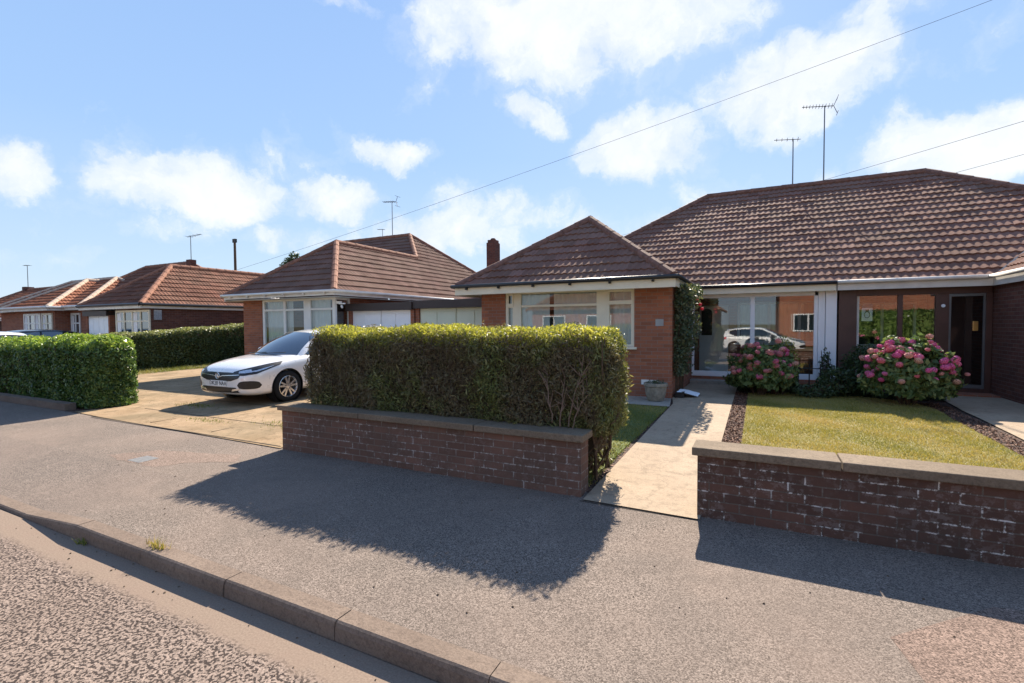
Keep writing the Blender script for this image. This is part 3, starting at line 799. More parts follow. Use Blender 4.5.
# porch: white frame
YP = 13.26; z0p = .27
b = MB()
def fr(a, c, e, f, k=.07): b.box(a, c, YP, YP+k, e, f)
fr(-1.50, 1.20, 2.245, 2.36); fr(-1.50, -1.44, z0p+.13, 2.245); fr(-.15, -.05, z0p+.13, 2.245); fr(1.18, 1.26, z0p+.13, 2.245); fr(-1.50, 1.26, z0p, z0p+.13)
build(b, 'porch_frame', 'upvc', o1, bevel=.006)
b = MB(); b.box(1.262, 1.40, YP-.02, YP+.12, z0p, 2.36); b.box(1.405, 1.62, YP-.06, YP+.16, z0p-.05, 2.355); build(b, 'porch_pilaster', 'upvc', o1, bevel=.008)
b = MB(); b.box(-1.44, -.15, YP+.03, YP+.036, z0p+.13, 2.245); b.box(-.05, 1.18, YP+.03, YP+.036, z0p+.13, 2.245); build(b, 'porch_glass', 'porch_glass', o1)
b = MB(); b.box(-1.52, 1.62, YP-.06, YP+1.45, .05, z0p-.004); build(b, 'porch_base', 'brick_house', o1)
b = MB(); b.box(-1.50, -.42, YP-.40, YP-.07, .08, .20); build(b, 'step', 'slab', o1, bevel=.01)
# inner door and window
d_ = MB(); d_.box(-1.455, -.705, PI_+.02, PI_+.07, z0p, 2.11); dr = build(d_, 'door', 'upvc', o1, bevel=.005); dr['label'] = 'white door with a dark arched pane'
b = MB(); seg_ = 10; vs = [(-1.40, 0, 1.28), (-1.12, 0, 1.28), (-1.12, 0, 1.92)]+[(-1.26+.14*math.cos(math.pi*i/seg_), 0, 1.92+.1*math.sin(math.pi*i/seg_)) for i in range(1, seg_)]+[(-1.40, 0, 1.92)]
n_ = len(vs); b.add([(x, PI_+.010, z) for x, y, z in vs]+[(x, PI_+.019, z) for x, y, z in vs], [tuple(range(n_)), tuple(range(2*n_-1, n_-1, -1))]+[(i, (i+1) % n_, n_+(i+1) % n_, n_+i) for i in range(n_)])
build(b, 'door_pane', 'car_trim', dr)
b = MB(); b.tube((-.78, PI_-.02, 1.2), (-.78, PI_-.02, 1.32), .012); b.tube((-.78, PI_+.02, 1.26), (-.78, PI_-.02, 1.26), .01); build(b, 'handle', 'alloy', dr)
window_y(o1, -.48, 1.48, 1.08, 2.17, PI_+.02, [(-.42, .25, None), (.32, .95, None), (1.02, 1.42, None)], 'upvc', .06)
curtains(o1, -.4, 1.4, 1.1, 2.15, PI_+.3, wl_=.18)
# aerials (stand on the roof: own things)
def aerial(name, x, y, zb, zt, label, arm=1.0, dirx=-1, elems=9, refl=True, tilt=.0, r=.02, size=.2):
    t = empty(name, (x, y, zb), label, 'aerial')
    b = MB(); b.tube((x, y, zb-.15), (x, y, zt), r, r*.8, 6); build(b, 'mast', 'metal_grey', t)
    b = MB(); a0 = Vector((x-dirx*arm*.28, y, zt-.03-tilt*.28)); a1 = Vector((x+dirx*arm*.72, y+arm*.1, zt+.05+tilt))
    b.tube(a0, a1, r*.55, n=5)
    for k in range(elems):
        p = a0.lerp(a1, (k+.5)/elems); s = size*(1-.35*k/elems)
        b.tube(p-Vector((0, s, 0)), p+Vector((0, s, 0)), r*.4, n=4); b.tube(p-Vector((0, 0, .03)), p+Vector((0, 0, .02)), r*.6, n=4)
    if refl:
        for s in (-1, 1): b.tube(a0, a0+Vector((-dirx*.10, 0, s*.24)), r*.5, n=4); b.tube(a0+Vector((-dirx*.10, -.2, s*.24)), a0+Vector((-dirx*.10, .2, s*.24)), r*.4, n=4)
    build(b, 'antenna', 'metal_black', t)
    return t
aerial('tv_aerial', .985, 18.3, 6.05, 7.55, 'shorter rooftop aerial with a plain pole, left of the tall one', .75, -1, 5, refl=False, tilt=.03)
aerial('tv_aerial', 1.84, 18.35, 6.05, 8.45, 'tallest rooftop aerial with a toothed boom on the right bungalow ridge', .85, -1, 10, refl=True, tilt=.06)

# ================================================================== right bungalow
o2, P2, zs2, _ = bungalow('brick_bungalow', 'right hand brick bungalow with brown framed porch and hipped bay', 9.16, -1, 9.72, 4.94, 3.3, 5.3, 4.8, 7.58, ZE, 1.03, 3.5,
    'brick_house', 'tile_brown', 'ridge_brown', 'soffit', 'soffit', seg=8, inov=.10)
b = MB(); b.box(4.30, 5.0, YB, YB+TH, 0, zs); b.box(8.0, 8.70, YB, YB+TH, 0, zs); b.box(5.0, 8.0, YB, YB+TH, 0, 1.13)
b.box(8.70-TH, 8.70, YB+TH, Yk-.35, 0, zs); b.box(4.30, 4.30+TH, YB+TH, 14.65, 0, zs); b.box(1.63, 8.44, Yk-.35-TH, Yk-.35, 0, zs)
b.box(1.63, 2.05, PI_, PI_+TH, 0, zs); b.box(2.05, 3.4, PI_, PI_+TH, 0, 1.0); b.box(2.05, 3.4, PI_, PI_+TH, 2.1, zs); b.box(3.4, 4.30, PI_, PI_+TH, 0, zs)
build(b, 'wall', 'brick_dark', o2)
b = MB(); b.box(4.6, 8.4, YB+TH+.01, Yk-.65, .12, .14); b.box(1.65, 4.6, 13.4, Yk-.65, .12, .14); build(b, 'floor', 'interior', o2)
b = MB(); b.box(4.58, 8.4, YB+TH+.02, Yk-.7, zs-.03, zs-.005); b.box(1.63, 4.56, 13.4, Yk-.7, zs-.035, zs-.010); build(b, 'ceiling', 'interior', o2)
window_y(o2, 5.02, 7.98, 1.15, 2.355, YB+.02, [(5.1, 5.6, 2.05), (5.7, 7.3, 2.05), (7.4, 7.9, 2.05)], 'white_paint', .05)
curtains(o2, 5.1, 7.9, 1.2, 2.3, YB+.35)
window_y(o2, 2.06, 3.39, 1.02, 2.09, PI_+.02, [(2.12, 2.70, None), (2.76, 3.33, None)], 'white_paint', .05)
b = MB()
b.box(1.66, 2.00, YP-.03, YP+.14, .10, 2.355); b.box(2.0, 4.28, YP, YP+.08, 2.20, 2.355)
b.box(2.74, 2.83, YP, YP+.08, .42, 2.20); b.box(3.38, 3.60, YP-.01, YP+.10, .12, 2.20); b.box(4.19, 4.29, YP, YP+.08, .12, 2.20); b.box(3.60, 4.19, YP, YP+.08, .12, .22)
build(b, 'porch_frame', 'brown_frame', o2, bevel=.006)
b = MB(); b.box(2.0, 3.38, YP+.0, YP+.08, .36, .42); b.box(2.0, 2.05, YP+.02, YP+.06, .42, 2.2); build(b, 'porch_sill', 'soffit', o2)
b = MB(); b.box(2.05, 2.74, YP+.04, YP+.046, .42, 2.20); b.box(2.83, 3.38, YP+.04, YP+.046, .42, 2.20); build(b, 'porch_glass', 'porch_glass', o2)
b = MB(); b.box(2.0, 3.38, YP+.005, YP+.10, .05, .355); build(b, 'porch_base', 'brick_dark', o2)
b = MB(); fr2 = lambda a, c, e, f: b.box(a, c, YP+.015, YP+.055, e, f)
fr2(3.605, 3.64, .225, 2.195); fr2(4.15, 4.185, .225, 2.195); fr2(3.64, 4.15, .225, .30); fr2(3.64, 4.15, 2.14, 2.195)
dd = build(b, 'porch_door', 'metal_grey', o2)
b = MB(); b.box(3.64, 4.15, YP+.03, YP+.036, .30, 2.14); build(b, 'door_pane', 'glass', dd)
b = MB(); b.box(3.99, 4.07, YP-.006, YP+.028, 1.42, 1.62); build(b, 'letter_plate', 'brass', dd, bevel=.004)
b = MB(); b.box(3.94, 4.05, YP+.25, YP+.30, .2, 2.2); b.box(3.55, 4.25, YP+1.2, YP+1.25, .14, 2.3); build(b, 'inner_door', 'brown_frame', o2)
b = MB(); b.box(3.4, 4.28, YP-.5, YP-.01, .09, .14); build(b, 'doorstep', 'brick_house', o2)
b = MB(); b.tube((3.5, YP-.03, 1.95), (3.5, YP-.012, 1.95), .035, n=12); build(b, 'porch_light', 'white_bag', o2)
# notice in the glass
t = empty('window_notice', (2.13, YP+.05, 1.7), 'white notice with a dark oval mark stuck inside the brown porch glass', 'sign')
b = MB(); b.box(2.10, 2.30, YP+.052, YP+.056, 1.64, 1.93); build(b, 'sheet', 'white_paint', t)
b = MB(); b.box(2.10, 2.30, YP+.052, YP+.057, 1.932, 2.04); build(b, 'header', 'slate_cover', t)
b = MB()
b.path([(2.20+.05*math.cos(2*math.pi*i/16), YP+.050, 1.78+.068*math.sin(2*math.pi*i/16)) for i in range(17)], .008, 5)
b.box(2.17, 2.23, YP+.046, YP+.0515, 1.84, 1.90)
build(b, 'mark', 'metal_black', t)

# ================================================================== left bungalow (across the drive)
o3, P3, zs3, (Ym3, Yr3, Yk3) = bungalow('brick_bungalow', 'brick bungalow behind the white hatchback with corner bay window and external chimney', -10.78, -1, 10.1, 4.95, 4.4, 4.5, 4.35, 8.9, 2.60, 1.0, 3.38,
    'brick_house', 'tile_redbrown', 'ridge_red', 'gutter_white', 'gutter_white', seg=6, bay_ov=.36, fd=-.03)
Y3 = 10.48
b = MB()
b.box(-15.35, -14.42, Y3, Y3+TH, 0, zs3); b.box(-14.42, -11.16, Y3, Y3+TH, 0, .85)
b.box(-11.40, -11.16, Y3+.6, Yk3-.35, 0, zs3); b.box(-11.40, -11.16, Y3+TH, Y3+.6, 0, .85)
b.box(-15.35, -15.35+TH, Y3+TH, Ym3+.4, 0, zs3); b.box(-19.6, -15.35, Ym3+.4, Ym3+.66, 0, zs3); b.box(-19.6, -11.4, Yk3-.61, Yk3-.35, 0, zs3); b.box(-19.6, -19.34, Ym3+.66, Yk3-.61, 0, zs3)
build(b, 'wall', 'brick_house', o3)
b = MB(); b.add([(-19.62, Ym3, 2.44), (-19.62, Yk3, 2.44), (-19.62, Yr3, 5.95)], [(0, 1, 2)]); build(b, 'gable', 'brick_house', o3)
b = MB(); b.box(-19.3, -11.42, Y3+TH+.01, Yk3-.65, .12, .14); build(b, 'floor', 'interior', o3)
b = MB(); b.box(-15.05, -11.42, Y3+TH+.01, Yk3-.7, zs3-.03, zs3-.005); build(b, 'ceiling', 'interior', o3)
w3 = window_y(o3, -14.42, -11.16, .87, zs3-.01, Y3+.02, [(-14.32, -13.20, 2.12), (-13.05, -12.35+.0, 2.12), (-12.12, -11.26, 2.12)][:0] + [(-14.32, -13.42, 2.12), (-13.32, -12.50, 2.12), (-12.20, -11.28, 2.12)], 'white_paint', .06)
b = MB(); b.box(-11.22, -11.155, Y3+.09, Y3+.6,   .87, .93); b.box(-11.22, -11.155, Y3+.09, Y3+.6, zs3-.07, zs3-.01); b.box(-11.22, -11.155, Y3+.54, Y3+.6, .93, zs3-.07); build(b, 'side_frame', 'white_paint', w3)
b = MB(); b.box(-11.19, -11.184, Y3+.09, Y3+.54, .93, zs3-.07); build(b, 'side_pane', 'glass', w3)
curtains(o3, -14.3, -13.1, .95, 2.4, Y3+.14, .02); curtains(o3, -12.3, -11.45, .95, 2.4, Y3+.14, .02)
b = MB(); b.box(-13.0, -12.4, Y3+.5, Y3+.52, 1.3, 2.2); build(b, 'curtain', 'interior_light', o3)
# chimney
b = MB(); b.box(-11.24, -10.80, 19.7, 20.2, 0, 5.42); b.box(-11.20, -10.84, 19.74, 20.16, 5.42, 5.55); ch = build(b, 'chimney', 'brick_dark', o3)
b = MB(); b.lathe([(.13, 0), (.13, .04), (.09, .09), (.0, .11)], (-11.02, 19.95, 5.55), 14); build(b, 'chimney_pot', 'tile_red', ch)
# security light
t = empty('security_light', (-11.1, 10.4, 2.3), 'small white security light and sensor on the corner under the left bungalow eave', 'lamp')
b = MB(); b.box(-11.14, -10.98, 10.50, 10.60, 2.26, 2.34); b.box(-10.98, -10.80, 10.46, 10.56, 2.24, 2.28); build(b, 'housing', 'white_paint', t, bevel=.01)
b = MB(); b.tube((-10.9, 10.50, 2.2), (-10.84, 10.46, 2.14), .03, n=10); build(b, 'sensor', 'white_paint', t)
# garages
def garage(name, x0, x1, y, zt, doormat, label, pier=True):
    t = empty(name, ((x0+x1)/2, y+2.5, .1), label, 'garage')
    b = MB(); b.box(x0, x0+.12, y, y+5.2, 0, zt); b.box(x1-.12, x1, y, y+5.2, 0, zt); b.box(x0+.12, x1-.12, y+5.0, y+5.2, 0, zt); build(b, 'wall', 'brick_house', t)
    b = MB(); b.box(x0-.0, x1+.0, y-.12, y-.02, zt-.02, zt+.20); b.box(x0, x1, y-.02, y+5.25, zt, zt+.14); build(b, 'flat_roof', 'dark_wood', t)
    b = MB(); a, c = x0+.12, x1-.12
    b.box(a, c, y+.06, y+.10, .11, zt-.02)
    n = 4
    for k in range(n):
        xa = a+(c-a)*k/n; b.box(xa+.03, xa+(c-a)/n-.03, y+.045, y+.06, .2, zt-.12)
    b.box((a+c)/2-.012, (a+c)/2+.012, y+.035, y+.06, .11, zt-.03)
    d = build(b, 'garage_door', doormat, t, bevel=.004)
    b = MB(); b.box((a+c)/2+.05, (a+c)/2+.17, y+.02, y+.045, .95, .98); build(b, 'handle', 'metal_black', d)
    return t
garage('garage', -11.14, -8.65, 11.0, 2.07, 'garage_white', 'flat roofed garage with white door beside the left bungalow')
garage('garage', -8.63, -5.96, 11.05, 2.10, 'garage_green', 'flat roofed garage with pale green door against the hedge bungalow')
aerial('tv_aerial', -16.2, 19.0, 6.0, 7.75, 'rooftop aerial on the ridge of the bungalow behind the hatchback', .9, -1, 6, tilt=.02)
aerial('tv_aerial', -22.6, 25.5, 6.0, 8.1, 'small faint double armed aerial behind the left bungalow ridge', .7, -1, 3, refl=False)

# ================================================================== far houses on the left
def hip(mb, uvl, rt, x0, x1, y0, y1, ze, tan, seg=3):
    w, d = x1-x0, y1-y0; cx, cy = (x0+x1)/2, (y0+y1)/2
    if w >= d:
        h = d/2; z = ze+h*tan; a, c = (x0+h, cy, z), (x1-h, cy, z)
        F = [(x0, y0, ze), a, c, (x1, y0, ze)]; K = [(x0, y1, ze), a, c, (x1, y1, ze)]; Lf = [(x0, y0, ze), a, (x0, y1, ze)]; Rt = [(x1, y0, ze), c, (x1, y1, ze)]
    else:
        h = w/2; z = ze+h*tan; a, c = (cx, y0+h, z), (cx, y1-h, z)
        F = [(x0, y0, ze), a, (x1, y0, ze)]; K = [(x0, y1, ze), c, (x1, y1, ze)]; Lf = [(x0, y0, ze), a, c, (x0, y1, ze)]; Rt = [(x1, y0, ze), a, c, (x1, y1, ze)]
    slope(mb, uvl, [F], (1, 0, 0), seg=seg); slope(mb, uvl, [Rt], (0, 1, 0), seg=seg); slope(mb, uvl, [Lf], (0, 1, 0), seg=2, roll=.3); slope(mb, uvl, [K], (1, 0, 0), seg=2, roll=.3)
    for p, q in (((x0, y0, ze), a), ((x1, y0, ze), c if w >= d else a), (a, c), ((x1, y1, ze), c), ((x0, y1, ze), a if w >= d else c)): caps(rt, p, q, .11)
def simple_house(name, label, blocks, ze, tan, tile, ridge, walls, root_loc, wallmat='brick_dark', fasc='gutter_white', gut='gutter_black'):
    t = empty(name, root_loc, label, 'house')
    mb = MB(); uvl = []; rts = []; fb = MB(); gb = MB()
    for (x0, x1, y0, y1, dz) in blocks:
        rt = MB(); rts.append(rt); hip(mb, uvl, rt, x0, x1, y0, y1, ze+dz, tan)
        fb.box(x0, x1, y0-.02, y0, ze-.16+dz, ze+dz); fb.box(x1, x1+.02, y0-.02, y1, ze-.16+dz, ze+dz-.001); fb.box(x0-.02, x0, y0-.02, y1, ze-.16+dz, ze+dz-.001)
        fb.box(x0+.01, x1-.01, y0+.001, y1-.01, ze-.15+dz, ze-.14+dz)
        gb.path([(x0, y0-.08, ze+dz), (x1+.08, y0-.08, ze+dz), (x1+.08, y1, ze+dz)], .055, 6)
    r_ = build_roof(mb, uvl, 'roof', tile, t)
    for rt in rts: build(rt, 'ridge_tiles', ridge, r_)
    build(fb, 'fascia', fasc, t); build(gb, 'gutter', gut, t)
    wb = MB()
    for (x0, x1, y0, y1) in walls: wb.box(x0, x1, y0, y1, -.1, ze-.15)
    build(wb, 'wall', wallmat, t)
    return t
def flat_window(t, x0, x1, z0, z1, y, n=3, frame='white_paint', axis='y', mat='car_glass'):
    b = MB(); gb = MB(); w = (x1-x0)/n
    for i in range(n+1):
        xx = x0+w*i; b.box(xx-.04, xx+.04, y-.05, y, z0, z1)
    b.box(x0, x1, y-.049, y, z1-.08, z1+.01); b.box(x0, x1, y-.07, y, z0-.06, z0+.04); b.box(x0, x1, y-.045, y, z0+(z1-z0)*.66, z0+(z1-z0)*.66+.06)
    f = build(b, 'window', frame, t); gb.box(x0, x1, y-.02, y-.004, z0, z1); build(gb, 'pane', mat, f)
    for i in range(n):
        if i % 2 == 0:
            c_ = MB(); c_.box(x0+w*i+.06, x0+w*i+w*.55, y-.026, y-.0205, z0+.05, z1-.1); build(c_, 'curtain', 'curtain', f)
    return f
h3 = simple_house('brick_bungalow', 'brick bungalow with long tiled side roof beyond the long hedge', [(-26.6, -21.65, 10.5, 20.5, 0), (-33.5, -23.3, 12.0, 18.2, .05)], 2.52, .76, 'tile_red', 'ridge_red',
    [(-24.4, -21.75, 10.9, 20.1), (-32.8, -24.5, 12.5, 17.8)], (-24, 14, .1), 'brick_dark')
flat_window(h3, -24.3, -21.8, .9, 2.3, 10.89, 4, 'cream_paint')
b = MB(); b.box(-21.76, -21.71, 11.0, 11.28, 1.9, 2.3); build(b, 'side_window', 'lamp_clear', h3)
b = MB(); b.box(-25.8, -25.45, 14.6, 14.9, 4.3, 5.0); build(b, 'chimney', 'brick_dark', h3)
aerial('tv_aerial', -25.62, 14.75, 5.0, 6.2, 'rooftop aerial by the small chimney beyond the long hedge', 1.0, 1, 4, refl=False)
b = MB(); b.box(-19.95, -19.85, 15.0, 15.9, .1, 2.1)
tag(build(b, 'side_gate', 'garage_white'), 'white side gate between the two bungalows behind the long hedge', 'gate')
h4 = simple_house('brick_bungalow', 'brick bungalow with two orange tiled hips and glazed bay, third from left', [(-34.8, -29.6, 10.5, 17.0, 0), (-38.5, -28.1, 11.1, 16.6, .02)], 2.58, .60, 'tile_orange', 'ridge_pale',
    [(-34.4, -30.0, 10.9, 16.6), (-38.1, -28.5, 11.5, 16.2)], (-31, 14, .1), 'brick_orange', gut='gutter_white')
flat_window(h4, -33.2, -31.4, .8, 2.3, 10.89, 3, 'white_paint'); flat_window(h4, -31.2, -30.2, .8, 2.3, 10.89, 2, 'cream_paint'); flat_window(h4, -29.8, -29.0, .8, 2.3, 11.49, 2, 'white_paint'); 
garage('garage', -26.65, -24.62, 10.75, 2.12, 'garage_white', 'white garage between two bungalows far down the street')
h5 = simple_house('brick_bungalow', 'farthest left bungalow with orange tiles and white gutter beyond the black car', [(-58, -41.8, 13.9, 22, 0)], 2.25, .62, 'tile_orange', 'ridge_red', [(-57.6, -42.2, 14.3, 21.6)], (-48, 18, .1), 'brick_dark', gut='gutter_white')
b = MB(); b.tube((-45.6, 14.2, 2.0), (-45.6, 14.2, .1), .05); build(b, 'downpipe', 'white_paint', h5)
b = MB(); b.box(-54.3, -53.8, 17.7, 18.3, 4.0, 5.0); build(b, 'chimney', 'brick_dark', h5)
aerial('tv_aerial', -54.05, 18.0, 4.8, 6.8, 'rooftop aerial on the farthest left bungalow', 1.4, -1, 4, refl=False, r=.03)
simple_house('brick_bungalow', 'distant bungalow roof at the far left edge of the street', [(-84, -66, 16, 24, 0)], 2.5, .6, 'tile_red', 'ridge_red', [(-83, -67, 16.4, 23.6)], (-75, 20, .1))

# ================================================================== telegraph pole, tree behind, wires
t = empty('telegraph_pole', (-45.0, 30, 0), 'dark wooden telegraph pole rising behind the far bungalow roofs', 'pole')
b = MB(); b.tube((-45, 30, 0), (-45, 30, 10.0), .15, .11, 10); build(b, 'post', 'bark', t)
b = MB(); b.box(-45.22, -44.8, 29.9, 30.1, 9.7, 10.05); build(b, 'cap_box', 'metal_black', t)
def tree(name, x, y, h, r, label, n=5000, size=.09, mat='leaf_dark'):
    t = empty(name, (x, y, 0), label, 'tree')
    b = MB(); b.path([(x, y, 0), (x+.1, y, h*.4), (x, y+.1, h*.75)], .22, 8, .08)
    for k in range(6):
        a = k*1.05; b.path([(x, y, h*(.35+.06*k)), (x+math.cos(a)*r*.5, y+math.sin(a)*r*.5, h*(.55+.05*k))], .07, 5, .03)
    build(b, 'trunk', 'bark', t)
    c = rng.normal(0, 1, (26, 3)); c /= np.linalg.norm(c, axis=1)[:, None]; c = c*rng.uniform(.3, .8, (26, 1))*np.array([r, r, h*.28])+np.array([x, y, h*.68])
    k = rng.integers(0, 26, n); d = rng.normal(0, 1, (n, 3)); d /= np.linalg.norm(d, axis=1)[:, None]
    p = c[k]+d*rng.uniform(.2, 1, (n, 1))**.5*r*.36
    leaves('crown', p, d, size, mat, t)
    return t
tree('tree', -30.2, 24.5, 7.75, 1.15, 'dark treetop showing above the roof between the two left bungalows')

def wire(name, pts, label, r=.008):
    b = MB(); b.path(pts, r, 5); return tag(build(b, name, 'cable_black'), label, 'cable', 'overhead cables')
def sag(p, q, s, n=24):
    return [tuple(Vector(p).lerp(Vector(q), i/n)-Vector((0, 0, s*4*(i/n)*(1-i/n)))) for i in range(n+1)]
def ray(d, t): return (d[0]*t, d[1]*t, 1.6+d[2]*t)
A = ray((.42, .79, .447), 9.5)
wire('overhead_cable', sag(ray((.30, .857, .424), 30), ray((-.845, .52, .085), 44), .35), 'long telephone cable sweeping from top right down to the distant left roofs')
wire('overhead_cable', sag(ray((.42, .868, .2845), 26), ray((-.36, .923, .150), 44), .28), 'upper of the two cables crossing just above the right bungalow ridge')
wire('overhead_cable', sag(ray((.42, .872, .2415), 28), ray((-.1, .975, .165), 46), .2), 'lower of the two cables that passes behind the right bungalow ridge')

# ================================================================== hedges
# 1. conifer hedge over the wall
t = empty('conifer_hedge', (-3.4, 4.95, .1), 'clipped conifer hedge with sunlit yellow green top and bare brown patches above the low brick wall', 'hedge')
def top1(x, y): 
    return 1.568+.026*np.sin(x*3.1)+.012*np.sin(x*9.3+y*5)-.05*np.clip((x+2.2), 0, 1)
hx0, hx1, hy0, hy1 = -5.40, -1.27, 4.48, 5.45
p, n = hedge_points(100000, hx0, hx1, hy0, hy1, .50, top1, rad=.26, amp=.055, depth=.055, weights=(1, 1.5, .35, 1, 1.4))
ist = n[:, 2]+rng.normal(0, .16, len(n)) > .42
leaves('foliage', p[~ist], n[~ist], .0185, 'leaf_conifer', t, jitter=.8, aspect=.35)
leaves('sunlit_top', p[ist], n[ist]+np.array([0, 0, .3]), .019, 'leaf_conifer_sunlit', t, jitter=.9, aspect=.35)  # upper leaves take the lighter colour painted for sunlight
# fringe of upright shoots in the painted sunlit colour
m_ = 9000; sx_ = rng.uniform(hx0+.1, hx1-.1, m_); sy_ = rng.uniform(hy0+.05, hy1, m_)
rt_ = np.stack([sx_, sy_, top1(sx_, sy_)-.03*((sy_-4.98)/.48)**2*1.5+rng.uniform(-.05, .03, m_)], 1)
leaves('shoots', rt_, np.tile([0.0, -.6, .2], (m_, 1)), .026, 'leaf_conifer_sunlit', t, jitter=.6, aspect=.28)
m_ = 7000; q, nn_ = hedge_points(m_, hx0, hx1, hy0, hy1, .55, top1, rad=.26, amp=.055, depth=.0, weights=(.6, 1.6, .2, 1, 1.6))
q = q+nn_*np.abs(rng.normal(0, .022, m_))[:, None]
leaves('stray_shoots', q, nn_, .03, 'leaf_conifer', t, jitter=1.2, aspect=.22)
# under-hedge part at the right end, loose and twiggy
p, n = hedge_points(9000, -2.1, -1.42, 4.62, 5.3, .1, .6, rad=.15, amp=.05, depth=.12)
p = p[rng.uniform(0, 1, len(p)) < .35]; leaves('skirt', p, np.zeros_like(p), .02, 'leaf_conifer', t, jitter=1, aspect=.35)
# dark twiggy core and branches
b = MB()
for i in range(260):
    x = random.uniform(hx0+.15, hx1-.12); y = random.uniform(4.62, 5.3)
    pts = [(x, y, .05)]; dx, dy = random.gauss(0, .10), random.gauss(0, .07)
    for k in range(1, 6): 
        z = .05+1.42*k/5
        pts.append((min(hx1-.06, max(hx0+.08, x+dx*k+random.gauss(0, .02))), min(5.36, max(4.56, y+dy*k+random.gauss(0, .02))), z))
    b.path(pts, .016, 5, .004)
build(b, 'branches', 'bark', t)
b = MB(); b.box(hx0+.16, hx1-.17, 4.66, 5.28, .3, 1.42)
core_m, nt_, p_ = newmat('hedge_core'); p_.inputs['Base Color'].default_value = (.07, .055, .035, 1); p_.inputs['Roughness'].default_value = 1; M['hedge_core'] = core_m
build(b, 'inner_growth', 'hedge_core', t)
# bare pale stems on the face at the right end
b = MB()
for (x, z0_, x2, z2) in ((-1.74, .56, -1.68, 1.08), (-1.66, .58, -1.50, 1.2), (-1.62, .55, -1.46, .98), (-1.82, .62, -1.86, 1.1), (-1.58, .6, -1.42, 1.32), (-1.9, .7, -1.72, 1.25))[:4]:
    pts = []
    for k in range(7):
        f = k/6; pts.append((x+(x2-x)*f+random.gauss(0, .008), 4.49-.035*math.sin(math.pi*f)+random.gauss(0, .006), z0_+(z2-z0_)*f))
    b.path(pts, .008, 6, .003)
    for j in range(9):
        q = random.choice(pts[2:]); b.path([q, (q[0]+random.uniform(-.12, .12), q[1]-random.uniform(0, .03), q[2]+random.uniform(.03, .18))], .005, 4, .002)
build(b, 'bare_stems', 'twig_light', t)
# drooping arching stems beyond the wall end
b = MB()
for k in range(9):
    x = -1.62+random.uniform(-.05, .15); y = 4.6+random.uniform(0, .35)
    pts = [(x-.12, y+.02, .06), (x, y, .22+.03*k), (x+.12+.02*k, y-.02, .42+.03*k), (x+.16+.02*k, y, .75)]
    b.path(pts, .009, 5, .004)
build(b, 'arching_stems', 'bark', t)
m_ = 500; q = np.stack([rng.uniform(-1.6, -1.28, m_), rng.uniform(4.6, 5.1, m_), rng.uniform(.2, .75, m_)], 1)
leaves('stray_leaves', q, np.zeros((m_, 3)), .016, 'leaf_conifer', t, jitter=1, aspect=.4)
# dead twiggy texture on the face
b = MB()
for i in range(1500):
    x = random.uniform(hx0+.1, hx1-.1); z = random.uniform(.6, 1.4); y = hy0+random.uniform(-.015, .06)
    a = random.gauss(1.4, .6); l = random.uniform(.05, .16)
    b.path([(x, y, z), (x+math.cos(a)*l, y+random.uniform(-.02, .01), z+math.sin(a)*l)], .0028, 3, .001)
build(b, 'dead_twigs', 'bark', t)

# 2. laurel/privet hedge on the left
t = empty('privet_hedge', (-16, 5.3, .05), 'thick bright green broadleaf hedge left of the driveway entrance', 'hedge')
def top2(x, y): return 1.40+.03*np.sin(x*2.3)-.018*np.clip(-(x+11), 0, 8)+.015*np.sin(x*7+y*4)
p, n = hedge_points(56000, -22.5, -11.38, 4.62, 5.55, .06, top2, rad=.3, amp=.08, depth=.08, weights=(1.2, 1.2, .3, .2, 2.6))
p2, n2 = hedge_points(30000, -14.2, -11.38, 4.62, 5.55, .04, top2, rad=.3, amp=.08, depth=.06, weights=(1.3, 1.2, .3, 0, 1.6))
p = np.concatenate([p, p2]); n = np.concatenate([n, n2])
# painted sunlight on leaves: upper surface plus loose shoots spilling over the edge
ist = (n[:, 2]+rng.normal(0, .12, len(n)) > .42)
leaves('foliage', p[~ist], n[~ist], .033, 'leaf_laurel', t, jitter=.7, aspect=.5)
leaves('sunlit_top', p[ist]+np.array([0, 0, .012]), n[ist], .033, 'leaf_laurel_sunlit', t, jitter=.9, aspect=.5)
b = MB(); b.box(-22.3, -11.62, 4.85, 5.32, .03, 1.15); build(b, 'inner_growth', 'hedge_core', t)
b = MB()
for i in range(60): 
    x = random.uniform(-16, -11.55); y = random.uniform(4.75, 5.4); b.path([(x, y, 0), (x+random.gauss(0, .08), y, .3), (x+random.gauss(0, .12), y+random.gauss(0, .1), 1.2)], .014, 5, .006)
build(b, 'branches', 'bark', t)
# 3. long dark hedge along the drive boundary
t = empty('boundary_hedge', (-19.4, 11.5, .1), 'long dark boundary hedge with sunlit top between the driveway and the next bungalow', 'hedge')
def top3(x, y): return 1.36+.072*(y-8.4)+.02*np.sin(y*3)
p, n = hedge_points(42000, -20.1, -18.9, 8.1, 15.3, .1, top3, rad=.22, amp=.05, depth=.06, weights=(1.3, 2, .3, .4, 1.6))
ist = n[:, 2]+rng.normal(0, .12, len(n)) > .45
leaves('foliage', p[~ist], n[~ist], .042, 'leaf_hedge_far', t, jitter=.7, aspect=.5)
leaves('sunlit_top', p[ist], n[ist], .042, 'leaf_far_sunlit', t, jitter=.9, aspect=.5)  # sun on the top is put in by the lighter leaf colour
b = MB(); b.box(-19.9, -19.1, 8.3, 15.1, .05, 1.2); build(b, 'inner_growth', 'hedge_core', t)

